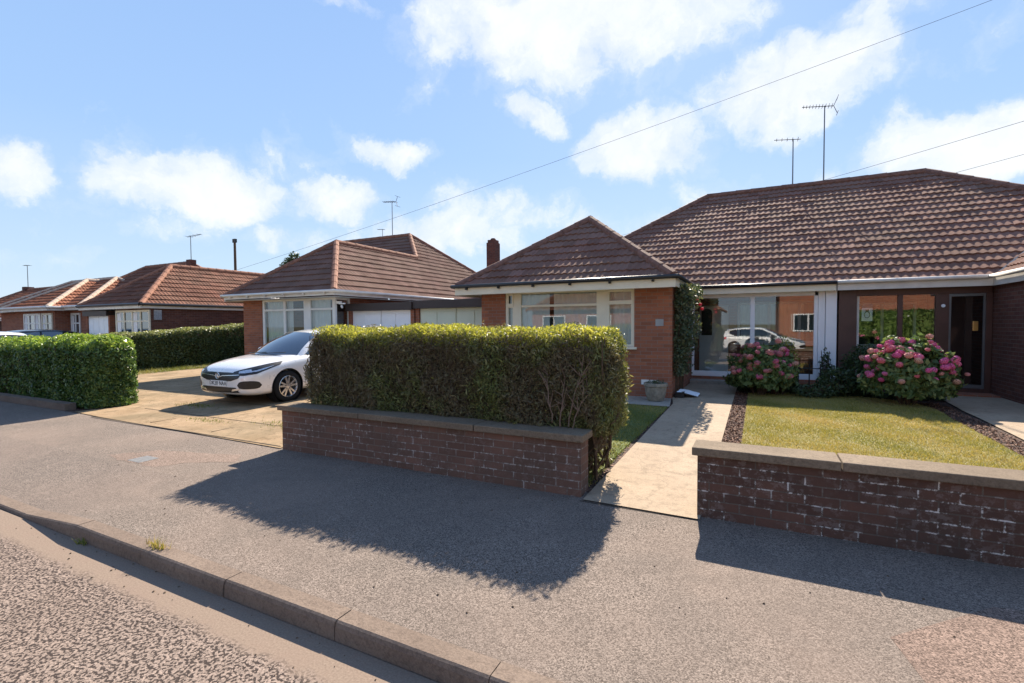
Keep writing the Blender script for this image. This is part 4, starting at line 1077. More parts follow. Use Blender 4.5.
# ================================================================== flowers and shrubs
def flower_mesh():
    b = MB()
    for i in range(60):
        t_ = math.acos(1-2*(i+.5)/60); a = 2.399963*i
        d = Vector((math.sin(t_)*math.cos(a), math.sin(t_)*math.sin(a), math.cos(t_)*.85)); c = d*.075
        u = d.orthogonal().normalized()*.021; v_ = d.cross(u).normalized()*.021
        j = Vector((random.gauss(0, .005), random.gauss(0, .005), random.gauss(0, .005)))
        b.add([c+u+j, c+v_+j*.4, c-u-j, c-v_+d*.008], [(0, 1, 2, 3)])
    return b
FM = None
def hydrangea(name, x, y, z0, r, h, nf, label, mat, group='hydrangeas', nl=5200):
    global FM
    t = empty(name, (x, y, z0), label, 'shrub', group)
    th = rng.uniform(0, 2*math.pi, nl); ph = np.arccos(rng.uniform(-.35, 1, nl)); s = rng.uniform(.55, 1, nl)**.5
    d = np.stack([np.sin(ph)*np.cos(th), np.sin(ph)*np.sin(th), np.cos(ph)], 1)
    lump = 1+.26*vnoise(d, 3.3, x)+.1*vnoise(d, 8, x)
    p = np.array([x, y, z0+h*.38])+d*s[:, None]*lump[:, None]*np.array([r, r*.9, h*.58])
    p = p[p[:, 2] > z0+.03]
    leaves('foliage', p, d[:len(p)], .055, 'leaf_hydrangea', t, jitter=.7, aspect=.6)
    b = MB()
    for k in range(26):
        a = random.uniform(0, 6.28); rr = random.uniform(.2, .8)*r; b.path([(x+.1*math.cos(a), y+.1*math.sin(a), z0), (x+rr*math.cos(a), y+rr*math.sin(a), z0+h*.7)], .010, 5, .005)
    build(b, 'stems', 'bark', t)
    fb = flower_mesh()
    me = bpy.data.meshes.new('flower_head'); me.from_pydata([tuple(v) for v in fb.v], [], fb.f); me.materials.append(M[mat])
    k = 0; tries = 0; placed = []
    while k < nf and tries < 5000:
        tries += 1
        a = random.uniform(-math.pi, .0) if random.random() < .8 else random.uniform(0, math.pi); ph_ = math.acos(random.uniform(.02, 1))
        d = Vector((math.sin(ph_)*math.cos(a), math.sin(ph_)*math.sin(a), math.cos(ph_)))
        q = Vector((x, y, z0+h*.38))+Vector((d.x*r, d.y*r*.9, d.z*h*.58))*(1+.22*float(vnoise(np.array([d[:]]), 3.3, x)[0]))*random.uniform(.9, 1.12)
        if any((q-w_).length < .085 for w_ in placed): continue
        placed.append(q)
        o = bpy.data.objects.new('flower_head', me); COL.objects.link(o); o.parent = t; o.location = q-Vector((x, y, z0))
        s_ = random.uniform(.5, .95); o.scale = (s_, s_, s_*.85); o.rotation_euler = (random.uniform(-.6, .6), random.uniform(-.6, .6), random.uniform(0, 6)); k += 1
    return t
hydrangea('hydrangea', .05, 11.35, .09, .56, 1.07, 60, 'left hydrangea with faded reddish flowers in front of the white porch', 'petal_faded')
hydrangea('hydrangea', 2.46, 11.1, .09, .66, 1.24, 84, 'larger hydrangea with bright pink heads in front of the brown porch', 'petal_pink', nl=6500)
hydrangea('hydrangea', .40, 11.55, .09, .36, 1.10, 18, 'taller magenta flowered hydrangea at the right shoulder of the faded one', 'petal_pink', nl=1800)
def shrub(name, x, y, z0, rx, ry, h, n, size, mat, label, cat='shrub'):
    t = empty(name, (x, y, z0), label, cat)
    d = rng.normal(0, 1, (n, 3)); d /= np.linalg.norm(d, axis=1)[:, None]; s = rng.uniform(.3, 1, n)**.4
    lump = 1+.22*vnoise(d, 3, x*3)
    p = np.array([x, y, z0+h*.5])+d*s[:, None]*lump[:, None]*np.array([rx, ry, h*.5]); p = p[p[:, 2] > z0]
    leaves('foliage', p, d[:len(p)], size, mat, t)
    b = MB()
    for k in range(16):
        a = random.uniform(0, 6.28); b.path([(x, y, z0), (x+rx*.7*math.cos(a), y+ry*.7*math.sin(a), z0+h*random.uniform(.5, .95))], .010, 5, .003)
    build(b, 'stems', 'bark', t); return t
shrub('dark_shrub', 1.98, 12.1, .09, .42, .4, 1.05, 3200, .035, 'leaf_dark', 'dark rounded shrub left of the pink hydrangea against brown porch')
shrub('low_shrub', 1.45, 11.7, .09, .35, .35, .62, 1500, .035, 'leaf_dark', 'low leafy shrub at the foot of the white porch pilaster')
shrub('thin_climber', 1.38, 12.9, .2, .12, .1, .85, 260, .035, 'leaf_dark', 'thin dark plant climbing the white porch pilaster', 'plant')
shrub('yellow_shrub', .55, 12.3, .09, .28, .28, 1.25, 700, .03, 'leaf_yellow', 'wispy yellow leaved shrub behind the magenta hydrangea', 'shrub')
shrub('border_plant', 1.0, 11.35, .09, .4, .25, .3, 700, .03, 'leaf_dark', 'low dark border plants under the black railing', 'plant')
shrub('border_plant', -.2, 12.1, .09, .3, .3, .8, 900, .04, 'leaf_dark', 'leafy border plant behind the left hydrangea by the step', 'plant')
m_ = 5200; bx = rng.uniform(-.35, 3.2, m_); by = 11.75+.4*np.abs(rng.normal(0, .7, m_)); by = np.minimum(by, 12.9); hz = .13+.10*np.abs(rng.normal(0, 1, m_))*(.6+.4*np.sin(bx*5))
leaves('ground_cover', np.stack([bx, by, hz], 1), np.tile([0, -.2, 1.], (m_, 1)), .032, 'leaf_dark'); tag(bpy.data.objects['ground_cover'], 'low dark foliage filling the shaded border under the porch windows', 'ground cover', kind='stuff')
# climber on the bay corner
t = empty('climbing_rose', (-1.35, 10.5, .1), 'dark leafy climbing rose covering the bay corner beside the white porch', 'climber')
nl = 7000; zc = rng.uniform(.55, 2.42, nl); wd = .09+.11*np.clip((zc-.5)/1.3, 0, 1)+.04*np.sin(zc*6)
px = -1.50+np.abs(rng.normal(0, 1, nl))*wd; px = np.minimum(px, -1.12+.05*np.sin(zc*9)); py = rng.uniform(10.2, 11.5, nl)
P_ = np.stack([px, py, zc], 1); leaves('foliage', P_, np.tile([.3, -.5, .1], (nl, 1)), .034, 'leaf_climber', t, jitter=.8, aspect=.6)
b = MB()
for k in range(9):
    y = 10.3+.14*k; b.path([(-1.47, y, .12), (-1.44+random.gauss(0, .02), y+random.gauss(0, .04), .8), (-1.40, y+random.gauss(0, .06), 1.6), (-1.33, y+random.gauss(0, .1), 2.35)], .011, 5, .006)
build(b, 'stems', 'bark', t)
fb = flower_mesh(); me = bpy.data.meshes.new('rose_bloom'); me.from_pydata([tuple(v) for v in fb.v], [], fb.f); me.materials.append(M['petal_red'])
for q in ((-1.10, 11.2, 2.02), (-1.07, 11.3, 1.93), (-1.14, 10.9, 2.1)):
    o = bpy.data.objects.new('rose_bloom', me); COL.objects.link(o); o.parent = t; o.location = Vector(q)-t.location; o.scale = (.5, .5, .5)
# railing
t = empty('garden_railing', (1.1, 11.9, .1), 'short black metal railing between the hydrangeas and white pilaster', 'railing')
b = MB()
for k in range(4): b.tube((.80+.2*k, 12.0, .08), (.80+.2*k, 12.0, .74), .012, n=6); 
build(b, 'post', 'metal_black', t)
b = MB(); b.tube((.78, 12.0, .64), (1.43, 12.0, .64), .011, n=6); b.tube((.78, 12.0, .26), (1.43, 12.0, .26), .011, n=6); build(b, 'rail', 'metal_black', t)
# planter
t = empty('stone_planter', (-1.76, 9.72, .11), 'small weathered stone planter at the foot of the bay corner', 'planter')
b = MB(); b.lathe([(0, 0), (.15, 0), (.19, .12), (.21, .27), (.23, .28), (.23, .34), (.19, .34), (.18, .28), (0, .27)], (-1.76, 9.72, .112), 20); build(b, 'pot', 'stone_pot', t, bevel=.003)
b = MB(); b.lathe([(0, 0), (.17, 0)], (-1.76, 9.72, .40), 16); build(b, 'compost', 'soil', t)
m_ = 160; a_ = rng.uniform(0, 6.28, m_); rr_ = rng.uniform(0, .2, m_)
leaves('seedlings', np.stack([-1.76+rr_*np.cos(a_), 9.72+rr_*np.sin(a_), .44+rng.uniform(0, .06, m_)], 1), np.tile([0, 0, 1.], (m_, 1)), .02, 'leaf_climber', t)
# pale bag and black block by the wall
t = empty('pale_sheet', (-1.4, 10.3, .11), 'crumpled pale sheet on a black block by the climbing rose', 'cover')
b = MB(); b.box(-1.47, -1.30, 10.2, 10.5, .112, .22); build(b, 'block', 'metal_black', t, bevel=.01)
b = MB(); rows = []
for i in range(7): rows.append([(-1.42+.075*j, 10.12+.085*i+.05*j, .24-.018*j+.012*math.sin(i*2.1+j)) for j in range(6)])
b.quadgrid(rows); build(b, 'sheet', 'white_bag', t)

# ================================================================== hatchback car
def interp(x, pts):
    for (a, va), (c, vc) in zip(pts, pts[1:]):
        if a >= x >= c:
            f = (a-x)/(a-c); return va+(vc-va)*f
    return pts[-1][1]
def eval_mesh(o):
    dg = bpy.context.evaluated_depsgraph_get(); dg.update()
    return bpy.data.meshes.new_from_object(o.evaluated_get(dg))
def text_mesh(s, size, name, extrude=.002):
    cu = bpy.data.curves.new(name, 'FONT'); cu.body = s; cu.size = size; cu.align_x = 'CENTER'; cu.align_y = 'CENTER'; cu.extrude = extrude; cu.space_character = 1.05
    o = bpy.data.objects.new(name, cu); COL.objects.link(o)
    me = eval_mesh(o); bpy.data.objects.remove(o); return me
def hatchback(label, paint_, plate='DK20 NAA'):
    t = empty('hatchback', (0, 0, 0), label, 'car')
    W = [(2.20, .50), (2.17, .66), (2.08, .78), (1.9, .855), (1.6, .895), (1.2, .905), (0, .905), (-1.4, .905), (-1.8, .87), (-2.08, .80), (-2.17, .7)]
    Zt = [(2.20, .60), (2.17, .66), (2.08, .735), (1.9, .80), (1.6, .865), (1.2, .925), (.85, .965), (.4, .975), (0, .98), (-1.0, 1.0), (-1.8, 1.02), (-2.08, 1.0), (-2.17, .95)]
    Zs = [(2.20, .30), (2.17, .24), (2.0, .19), (1.2, .19), (-1.4, .19), (-2.0, .25), (-2.17, .34)]
    st = [2.20, 2.17, 2.08, 1.9, 1.75, 1.6, 1.4, 1.2, .95, .7, .3, -.1, -.5, -.9, -1.2, -1.5, -1.8, -2.0, -2.08, -2.17]
    rows = []
    for x in st:
        w, zt, zs_ = interp(x, W), interp(x, Zt), interp(x, Zs); hh = zt-zs_
        half = [(0, zs_), (w*.6, zs_), (w*.93, zs_+.02), (w*.975, zs_+hh*.16), (w*.99, zs_+hh*.45), (w, zs_+hh*.66), (w*.985, zs_+hh*.80), (w*.945, zt-.06), (w*.86, zt-.015), (w*.66, zt+.008), (w*.34, zt+.022), (0, zt+.026)]
        ring = [(x, y, z) for y, z in half]+[(x, -y, z) for y, z in half[-2:0:-1]]
        rows.append(ring)
    k = len(rows[0]); vs = [p for r_ in rows for p in r_]; fs = []
    for j in range(len(rows)-1):
        for i in range(k): fs.append((j*k+i, j*k+(i+1) % k, (j+1)*k+(i+1) % k, (j+1)*k+i))
    fs.append(tuple(range(k-1, -1, -1))); fs.append(tuple((len(rows)-1)*k+i for i in range(k)))
    me = bpy.data.meshes.new('cage'); me.from_pydata(vs, [], fs)
    co = bpy.data.objects.new('cage', me); COL.objects.link(co)
    s = co.modifiers.new('s', 'SUBSURF'); s.levels = 2
    m0 = eval_mesh(co)
    bvh = BVHTree.FromPolygons([v.co.copy() for v in m0.vertices], [tuple(p.vertices) for p in m0.polygons])
    # wheel arches by boolean
    cut = MB()
    for x in (1.30, -1.36):
        for sgn in (-1, 1): cut.tube((x, sgn*.62, .335), (x, sgn*1.2, .335), .365, n=40)
    cm = bpy.data.meshes.new('cut'); cm.from_pydata(cut.v, [], cut.f); cu = bpy.data.objects.new('cut', cm); COL.objects.link(cu)
    bo = co.modifiers.new('b', 'BOOLEAN'); bo.object = cu; bo.operation = 'DIFFERENCE'; bo.solver = 'EXACT'
    body = eval_mesh(co); bpy.data.objects.remove(co); bpy.data.objects.remove(cu)
    body.name = 'body'; body.materials.clear()
    o = bpy.data.objects.new('body', body); COL.objects.link(o); finish(o, paint_, t); body.shade_smooth()
    try: body.set_sharp_from_angle(angle=R(38))
    except Exception: pass
    BODY = o
    for x in (1.30, -1.36):
        for sgn in (-1, 1):
            arch = MB()
            arch.lathe([(.362, 0), (.362, .26)] if True else [], (x, (sgn*.885 if sgn < 0 else .625), .335), 40, axis='y')
            build(arch, 'wheel_arch', 'car_trim', t)
    def surf(p, d):
        h = bvh.ray_cast(Vector(p), Vector(d).normalized(), 4)
        return h[0], h[1]
    def patch(name, top, bot, org, d, mat, off=.006, n=5, parent=None):
        """top/bot: list of (a,z); org(a,z)-> ray origin"""
        b = MB(); rows = []
        for j in range(n+1):
            f = j/n; row = []
            for (ta, tz), (ba, bz) in zip(top, bot):
                a = ta+(ba-ta)*f; z = tz+(bz-tz)*f
                h, nn = surf(org(a, z), d(a, z) if callable(d) else d)
                if h is None: h = Vector(org(a, z)); nn = Vector((0, 0, 1))
                if nn.dot(Vector(d(a, z) if callable(d) else d)) > 0: nn = -nn
                row.append(tuple(h+nn*off))
            rows.append(row)
        b.quadgrid(rows); return build(b, name, mat, parent or t, smooth=True)
    fo = lambda a, z: (3.2, a, z)
    def dens(pts, n=24):
        out = []
        for i in range(n+1):
            f = i/n*(len(pts)-1); k = min(int(f), len(pts)-2); f -= k
            out.append((pts[k][0]+(pts[k+1][0]-pts[k][0])*f, pts[k][1]+(pts[k+1][1]-pts[k][1])*f))
        return out
    gtop = dens([(-.64, .66), (-.3, .668), (0, .668), (.3, .668), (.64, .66)]); gbot = dens([(-.58, .56), (-.38, .505), (0, .488), (.38, .505), (.58, .56)])
    G = patch('grille', gtop, gbot, fo, (-1, 0, 0), 'car_trim', .006)
    patch('grille_bar', dens([(-.6, .632), (-.15, .612), (0, .58), (.15, .612), (.6, .632)]), dens([(-.6, .622), (-.15, .598), (0, .562), (.15, .598), (.6, .622)]), fo, (-1, 0, 0), 'alloy', .016, 2, G)
    e = MB(); hx = surf(fo(0, .60), (-1, 0, 0))[0].x
    for i in range(20):
        a = 2*math.pi*i/20; c_ = 2*math.pi*(i+1)/20; e.tube((hx+.022, .058*math.cos(a), .60+.058*math.sin(a)), (hx+.022, .058*math.cos(c_), .60+.058*math.sin(c_)), .007, n=6)
    e.tube((hx+.02, -.05, .615), (hx+.02, .045, .59), .008, n=5); e.tube((hx+.02, .0, .64), (hx+.02, -.01, .565), .008, n=5)
    build(e, 'emblem', 'alloy', G)
    patch('lower_intake', dens([(-.52, .385), (0, .38), (.52, .385)]), dens([(-.60, .285), (0, .27), (.60, .285)]), fo, (-1, 0, 0), 'car_trim', .006)
    # lights wrap the corner: cast from diagonal
    for sgn in (-1, 1):
        dd = Vector((-1, -sgn*.85, -.12)).normalized()
        def og(a, z, sgn=sgn, dd=dd):
            base = Vector((1.9, sgn*.62, z))+Vector((.65, -sgn*.76, 0)).normalized()*a; return tuple(base-dd*1.6)
        # a: negative = outboard/back, positive = inboard/front
        tp = dens([(-.50, .875), (-.28, .825), (-.05, .765), (.18, .712), (.32, .675)]); bt = dens([(-.47, .80), (-.28, .705), (-.12, .625), (.10, .592), (.32, .60)])
        h_ = patch('headlight', tp, bt, og, tuple(dd), 'car_trim', .006)
        patch('lamp_strip', dens([(-.38, .79), (-.24, .74), (-.10, .69), (.05, .665)]), dens([(-.36, .775), (-.24, .712), (-.12, .668), (.05, .65)]), og, tuple(dd), 'lamp_clear', .012, 2, h_)
        patch('lamp_lens', dens([(-.02, .712), (.08, .70), (.2, .675)]), dens([(-.04, .655), (.08, .640), (.2, .64)]), og, tuple(dd), 'lamp_clear', .012, 3, h_)
        n_ = 12; tp = []; bt = []
        for i in range(n_+1):
            a = -.19+.42*i/n_; f = (max(0, 1-abs((a-.02)/.21)**3.2))**.5; tp.append((a, .415+.075*f)); bt.append((a, .405-.072*f))
        patch('fog_lamp_recess', tp, bt, og, tuple(dd), 'car_trim', .006, 4)
        patch('bumper_trim', dens([(.20, .36), (.34, .335)]), dens([(.16, .325), (.36, .295)]), og, tuple(dd), 'alloy', .009, 2)
        # side sill
        so = lambda a, z, sgn=sgn: (a, sgn*2, z)
        patch('sill_trim', dens([(.9, .26), (0, .26), (-.95, .26)]), dens([(.9, .21), (0, .21), (-.95, .21)]), so, (0, -sgn, 0), 'car_trim', .004, 1)
        for xx in (.86, -.22):
            patch('door_seam', [(xx+.004, .93), (xx-.004, .93)], [(xx+.02, .3), (xx+.012, .3)], so, (0, -sgn, 0), 'car_trim', .002, 6)
        for xx in (.02, -1.05):
            hd = MB(); hd.box(xx-.1, xx+.08, sgn*.90, sgn*.93, .80, .825); build(hd, 'door_handle', paint_, t, bevel=.008)
        dd2 = Vector((1, -sgn*.8, 0)).normalized()
        def og2(a, z, sgn=sgn, dd2=dd2):
            base = Vector((-1.95, sgn*.65, z))+Vector((-.6, -sgn*.78, 0)).normalized()*a; return tuple(base-dd2*1.6)
        patch('tail_light', dens([(-.28, .92), (.2, .90)]), dens([(-.25, .80), (.2, .78)]), og2, tuple(dd2), 'petal_red', .006, 3)
    # number plate
    hx2 = surf(fo(0, .445), (-1, 0, 0))[0].x
    b = MB(); b.box(hx2+.004, hx2+.014, -.26, .26, .395, .505); pl = build(b, 'number_plate', 'plate_white', t, bevel=.003)
    tm = text_mesh(plate, .115, 'plate_text'); 
    tm.transform(Matrix.Translation((hx2+.016, 0, .452)) @ Matrix.Rotation(R(90), 4, 'Z') @ Matrix.Rotation(R(90), 4, 'X') @ Matrix.Scale(.92, 4, (1, 0, 0)))
    to = bpy.data.objects.new('plate_text', tm); COL.objects.link(to); tm.materials.clear(); finish(to, 'metal_black', pl)
    # greenhouse
    def roofz(x): return interp(x, [(.32, 1.39), (0, 1.44), (-.5, 1.462), (-.9, 1.455), (-1.4, 1.41), (-1.75, 1.34)])
    def halfw(x): return interp(x, [(.32, .565), (0, .59), (-.9, .60), (-1.75, .55)])
    b = MB(); rows = []
    for i in range(17):
        x = .32-2.07*i/16; row = []
        for j in range(17):
            v = -1+j/8; w = halfw(x); y = v*w; row.append((x-.13*v*v*(1 if x > 0 else .3), y, roofz(x)+.03-.045*v*v))
        rows.append(row)
    b.quadgrid(rows); build(b, 'roof', paint_, t, smooth=True)
    # windscreen
    b = MB(); rows = []
    for i in range(9):
        f = i/8; row = []
        for j in range(17):
            v = -1+j/8
            top = Vector((.32-.13*v*v, v*.565, 1.42-.045*v*v)); bot = Vector((1.22-.26*v*v, v*.74, .945-.02*v*v))
            p = top.lerp(bot, f); p += Vector((.03, 0, .035))*math.sin(math.pi*f); row.append(tuple(p))
        rows.append(row)
    b.quadgrid(rows); ws = build(b, 'windscreen', 'car_glass', t, smooth=True)
    b = MB(); b.quadgrid([[tuple(Vector((1.22-.26*v*v+.05*k, v*.76, .950-.02*v*v+.004*(1-k)))) for v in [(-1+j/8) for j in range(17)]] for k in (0, 1)]); build(b, 'scuttle', 'car_trim', t)
    for y0_, y1_ in ((-.55, .05), (.0, .58)):
        b = MB(); b.path([(1.22-.2*y0_*y0_, y0_, .985), (1.17-.2*y1_*y1_, y1_, 1.005)], .009, 5); build(b, 'wiper', 'car_trim', t)
    for sgn in (-1, 1):
        # A pillar
        b = MB(); rows = []
        for i in range(9):
            f = i/8
            a = Vector((.19, sgn*.565, 1.375)).lerp(Vector((.96, sgn*.74, .925)), f)+Vector((.03, 0, .035))*math.sin(math.pi*f)
            o_ = Vector((.08, sgn*.615, 1.345)).lerp(Vector((.82, sgn*.80, .925)), f)+Vector((.02, 0, .02))*math.sin(math.pi*f)
            m_ = (a+o_)/2+Vector((.01, sgn*.012, .012)); rows.append([tuple(a), tuple(m_), tuple(o_)])
        b.quadgrid(rows); build(b, 'pillar', paint_, t, smooth=True)
        # roof rail
        b = MB(); rows = []
        for i in range(17):
            x = .19-1.94*i/16; xr = x
            rows.append([(xr, sgn*halfw(x), roofz(x)-.015), (xr, sgn*(halfw(x)+.03), roofz(x)-.035), (xr-.01, sgn*(halfw(x)+.045), roofz(x)-.075)])
        b.quadgrid(rows); build(b, 'roof_rail', paint_, t, smooth=True)
        # side glass
        b = MB(); rows = []
        top_pts = [(.08, .615, 1.35), (-.3, .63, 1.385), (-.9, .645, 1.38), (-1.35, .63, 1.33), (-1.62, .60, 1.22)]
        bot_pts = [(.82, .80, .945), (.1, .825, .975), (-.6, .835, .985), (-1.2, .82, 1.02), (-1.62, .74, 1.13)]
        def dn(pts, n=20):
            out = []
            for i in range(n+1):
                f = i/n*(len(pts)-1); k = min(int(f), len(pts)-2); f -= k; out.append(Vector(pts[k]).lerp(Vector(pts[k+1]), f))
            return out
        T_, B_ = dn(top_pts), dn(bot_pts)
        for i in range(6):
            f = i/5; rows.append([(lambda p: (p.x, sgn*(p.y+.02*math.sin(math.pi*f)), p.z))(a.lerp(c_, f)) for a, c_ in zip(T_, B_)])
        b.quadgrid(rows); build(b, 'side_window', 'car_glass', t, smooth=True)
        b = MB()
        for xx in (-.42,):
            b.path([(xx-.02, sgn*.650, 1.385), (xx, sgn*.757, 1.2), (xx+.02, sgn*.842, .985)], .028, 6)
        build(b, 'door_pillar', 'car_trim', t)
        # rear quarter
        b = MB(); qp = [(-1.62, .60, 1.26), (-1.62, .74, 1.11), (-1.95, .66, 1.03), (-1.84, .54, 1.26)]
        b.add([(x, sgn*y, z) for x, y, z in qp]+[(-1.35, sgn*.82, 1.0), (-2.05, sgn*.74, .98)], [(0, 1, 2, 3), (1, 4, 5, 2)]); build(b, 'rear_quarter', paint_, t)
        # mirror
        b = MB(); b.lathe([(0, -.1), (.05, -.09), (.075, -.03), (.08, .04), (.06, .09), (0, .10)], (.52, sgn*.99, 1.0), 14, axis='y'); mr = build(b, 'door_mirror', paint_, t, smooth=True)
        b = MB(); b.tube((.52, sgn*.80, .955), (.52, sgn*.92, .98), .025); build(b, 'mirror_arm', 'car_trim', mr)
        # wheels
        for x in (1.30, -1.36):
            wy = sgn*.79
            b = MB(); b.lathe([(.215, -.10), (.27, -.105), (.31, -.095), (.325, -.05), (.325, .05), (.31, .095), (.27, .105), (.215, .10)], (x, wy, .327), 40, axis='y'); wh = build(b, 'wheel', 'rubber', t, smooth=True)
            b = MB(); yo = wy+sgn*.075
            b.lathe([(.222, sgn*.025), (.212, sgn*.028), (.200, 0), (.200, -sgn*.10), (.19, -sgn*.12)], (x, yo, .327), 40, axis='y')
            b.lathe([(0, sgn*.012), (.05, sgn*.010), (.06, -sgn*.02)], (x, yo, .327), 20, axis='y')
            for kk in range(5):
                for dlt in (-.17, .17):
                    a = 2*math.pi*kk/5+.3+dlt; a2 = 2*math.pi*kk/5+.3+dlt*1.35
                    ca, sa = math.cos(a), math.sin(a); c2, s2 = math.cos(a2), math.sin(a2)
                    wv = .020
                    pr = [(x+ca*.04-sa*wv, .327+sa*.04+ca*wv), (x+ca*.04+sa*wv, .327+sa*.04-ca*wv), (x+c2*.207+s2*wv*.8, .327+s2*.207-c2*wv*.8), (x+c2*.207-s2*wv*.8, .327+s2*.207+c2*wv*.8)]
                    vs_ = [(px_, yo+sgn*.012, pz_) for px_, pz_ in pr]+[(px_, yo-sgn*.02, pz_) for px_, pz_ in pr]
                    b.add(vs_, [(0, 1, 2, 3), (7, 6, 5, 4), (0, 4, 5, 1), (1, 5, 6, 2), (2, 6, 7, 3), (3, 7, 4, 0)])
            rm = build(b, 'rim', 'alloy', wh)
            b = MB(); b.lathe([(0, 0), (.198, 0)], (x, wy+sgn*.0, .327), 30, axis='y'); build(b, 'brake_disc', 'car_trim', wh)
    # rear window and tailgate upper
    b = MB(); b.quadgrid([[(-1.72-.03*v*v, v*.52, 1.36-.04*v*v) for v in (-1, -.5, 0, .5, 1)], [(-2.08+.05*v*v, v*.66, 1.0) for v in (-1, -.5, 0, .5, 1)]]); build(b, 'rear_window', 'car_glass', t)
    return t
car = hatchback('white hatchback parked nose out on the driveway behind the hedge end', 'car_white')
bpy.context.view_layer.update()
CX, CY = -9.52, 8.14
car.location = (CX, CY, .05); car.rotation_euler = (0, R(.4), R(-90))
def car_copy(x, y, rz, pm, label, z=.0):
    c = copy_tree(car); c.location = (x, y, z); c.rotation_euler = (0, 0, rz); c['label'] = label
    def rec(o):
        for ch in o.children:
            if ch.data and ch.data.materials and ch.data.materials[0] == M['car_white']:
                ch.data = ch.data.copy(); ch.data.materials[0] = M[pm]
            rec(ch)
    rec(c); return c
car_copy(-26.8, 8.6, R(-90), 'car_black', 'black car parked in front of a far bungalow, only its roof visible', .06)
car_copy(-24.6, 7.0, R(180), 'car_white_solid', 'white car half hidden behind the far end of the broadleaf hedge', .0)

# ================================================================== opposite side of the road (seen in the glass)
def opposite_house(x0, x1, y, h, label, mat):
    t = empty('brick_house', ((x0+x1)/2, y-4, 0), label, 'house')
    b = MB(); b.box(x0, x1, y-8, y, -.1, h); build(b, 'wall', mat, t)
    mb = MB(); uvl = []; rt = MB(); hip(mb, uvl, rt, x0-.4, x1+.4, y-8.4, y+.4, h, .7, seg=2); r_ = build_roof(mb, uvl, 'roof', 'tile_red', t); build(rt, 'ridge_tiles', 'ridge_red', r_)
    for k in range(int((x1-x0)//3.6)):
        xa = x0+.9+3.6*k
        b = MB(); b.box(xa, xa+1.9, y, y+.06, 1.0, 2.3); w_ = build(b, 'window', 'upvc', t); b = MB(); b.box(xa+.08, xa+.9, y+.061, y+.065, 1.08, 2.22); b.box(xa+1.0, xa+1.82, y+.061, y+.065, 1.08, 2.22); build(b, 'pane', 'car_glass', w_)
    return t
opposite_house(-16, -3.0, -15, 2.7, 'brick bungalow across the road reflected in the bay window', 'brick_orange')
opposite_house(1.5, 15, -15, 5.0, 'tall orange brick house across the road reflected in the porch glass', 'brick_orange')
t = empty('garden_hedge', (8, -9.2, 0), 'clipped green hedge across the road reflected in the brown porch', 'hedge')
p, n = hedge_points(9000, 3.8, 13, -9.9, -8.9, 0, 2.35, rad=.2, amp=.06, depth=.06)
leaves('foliage', p, n, .09, 'leaf_laurel', t); b = MB(); b.box(3.95, 12.9, -9.8, -9.0, 0, 2.2); build(b, 'inner_growth', 'leaf_laurel', t)
car_copy(.2, -6.9+1.9, R(0), 'car_white_solid', 'white car parked across the road, reflected in the white porch glass', -.10)
car_copy(-6.0, -4.7, R(180), 'car_white_solid', 'white car parked across the road, reflected in the bay window', -.10)

# ------------------------------------------------------------------ camera
# orientation fitted from the vanishing points of the photograph
f_px = 485.3
cam = bpy.data.cameras.new('camera'); co = bpy.data.objects.new('camera', cam); COL.objects.link(co); sc.camera = co
rows_ = ((0.89279438, 0.00974366, -0.45035903), (0.45042161, -0.0330922, 0.89220249), (-0.00621005, -0.99940481, -0.03393328))
right = Vector([r_[0] for r_ in rows_]); down = Vector([r_[1] for r_ in rows_]); fwd = Vector([r_[2] for r_ in rows_])
Mx = Matrix((right, -down, -fwd)).transposed().to_4x4(); Mx.translation = Vector((0, 0, 1.6))
co.matrix_world = Mx
cam.sensor_width = 36; cam.lens = f_px/1024*36; cam.clip_end = 3000; cam.clip_start = .05

# ------------------------------------------------------------------ light
EL, AZ = R(37.3), R(-8.5)     # sun over the houses, slightly left of the street normal
sd = Vector((math.sin(AZ)*math.cos(EL), math.cos(AZ)*math.cos(EL), math.sin(EL)))
sun = bpy.data.lights.new('sun', 'SUN'); so_ = bpy.data.objects.new('sun', sun); COL.objects.link(so_)
sun.energy = 5.0; sun.angle = R(.5); sun.color = (1, .90, .76); so_.rotation_euler = sd.to_track_quat('Z', 'Y').to_euler()
wd = bpy.data.worlds.new('World'); sc.world = wd; wd.use_nodes = True; nt = wd.node_tree
bg = nt.nodes['Background']; bg.inputs['Strength'].default_value = .085
sky = nt.nodes.new('ShaderNodeTexSky'); sky.sky_type = 'NISHITA'; sky.sun_disc = False; sky.sun_elevation = EL; sky.sun_rotation = AZ
sky.air_density = 1.0; sky.dust_density = .6; sky.ozone_density = 2.2
tc = nt.nodes.new('ShaderNodeTexCoord').outputs['Generated']
dn_ = N(nt, 'ShaderNodeTexNoise', Scale=5.5, Detail=7, Roughness=.62); L(nt, tc, dn_.inputs['Vector'])
def vm(op, a, b_=None, c=None):
    v = nt.nodes.new('ShaderNodeVectorMath'); v.operation = op
    for i, x in enumerate((a, b_, c)):
        if x is None: continue
        if hasattr(x, 'is_linked'): L(nt, x, v.inputs[i])
        else: v.inputs[i].default_value = x
    return v
dist = vm('MULTIPLY_ADD', vm('SUBTRACT', dn_.outputs['Color'], (.5, .5, .5)).outputs[0], (.16, .16, .16), tc).outputs[0]
Rm = Matrix(rows_)
def pxdir(u, v): return (Rm @ Vector((u-512, v-341.5, f_px))).normalized()
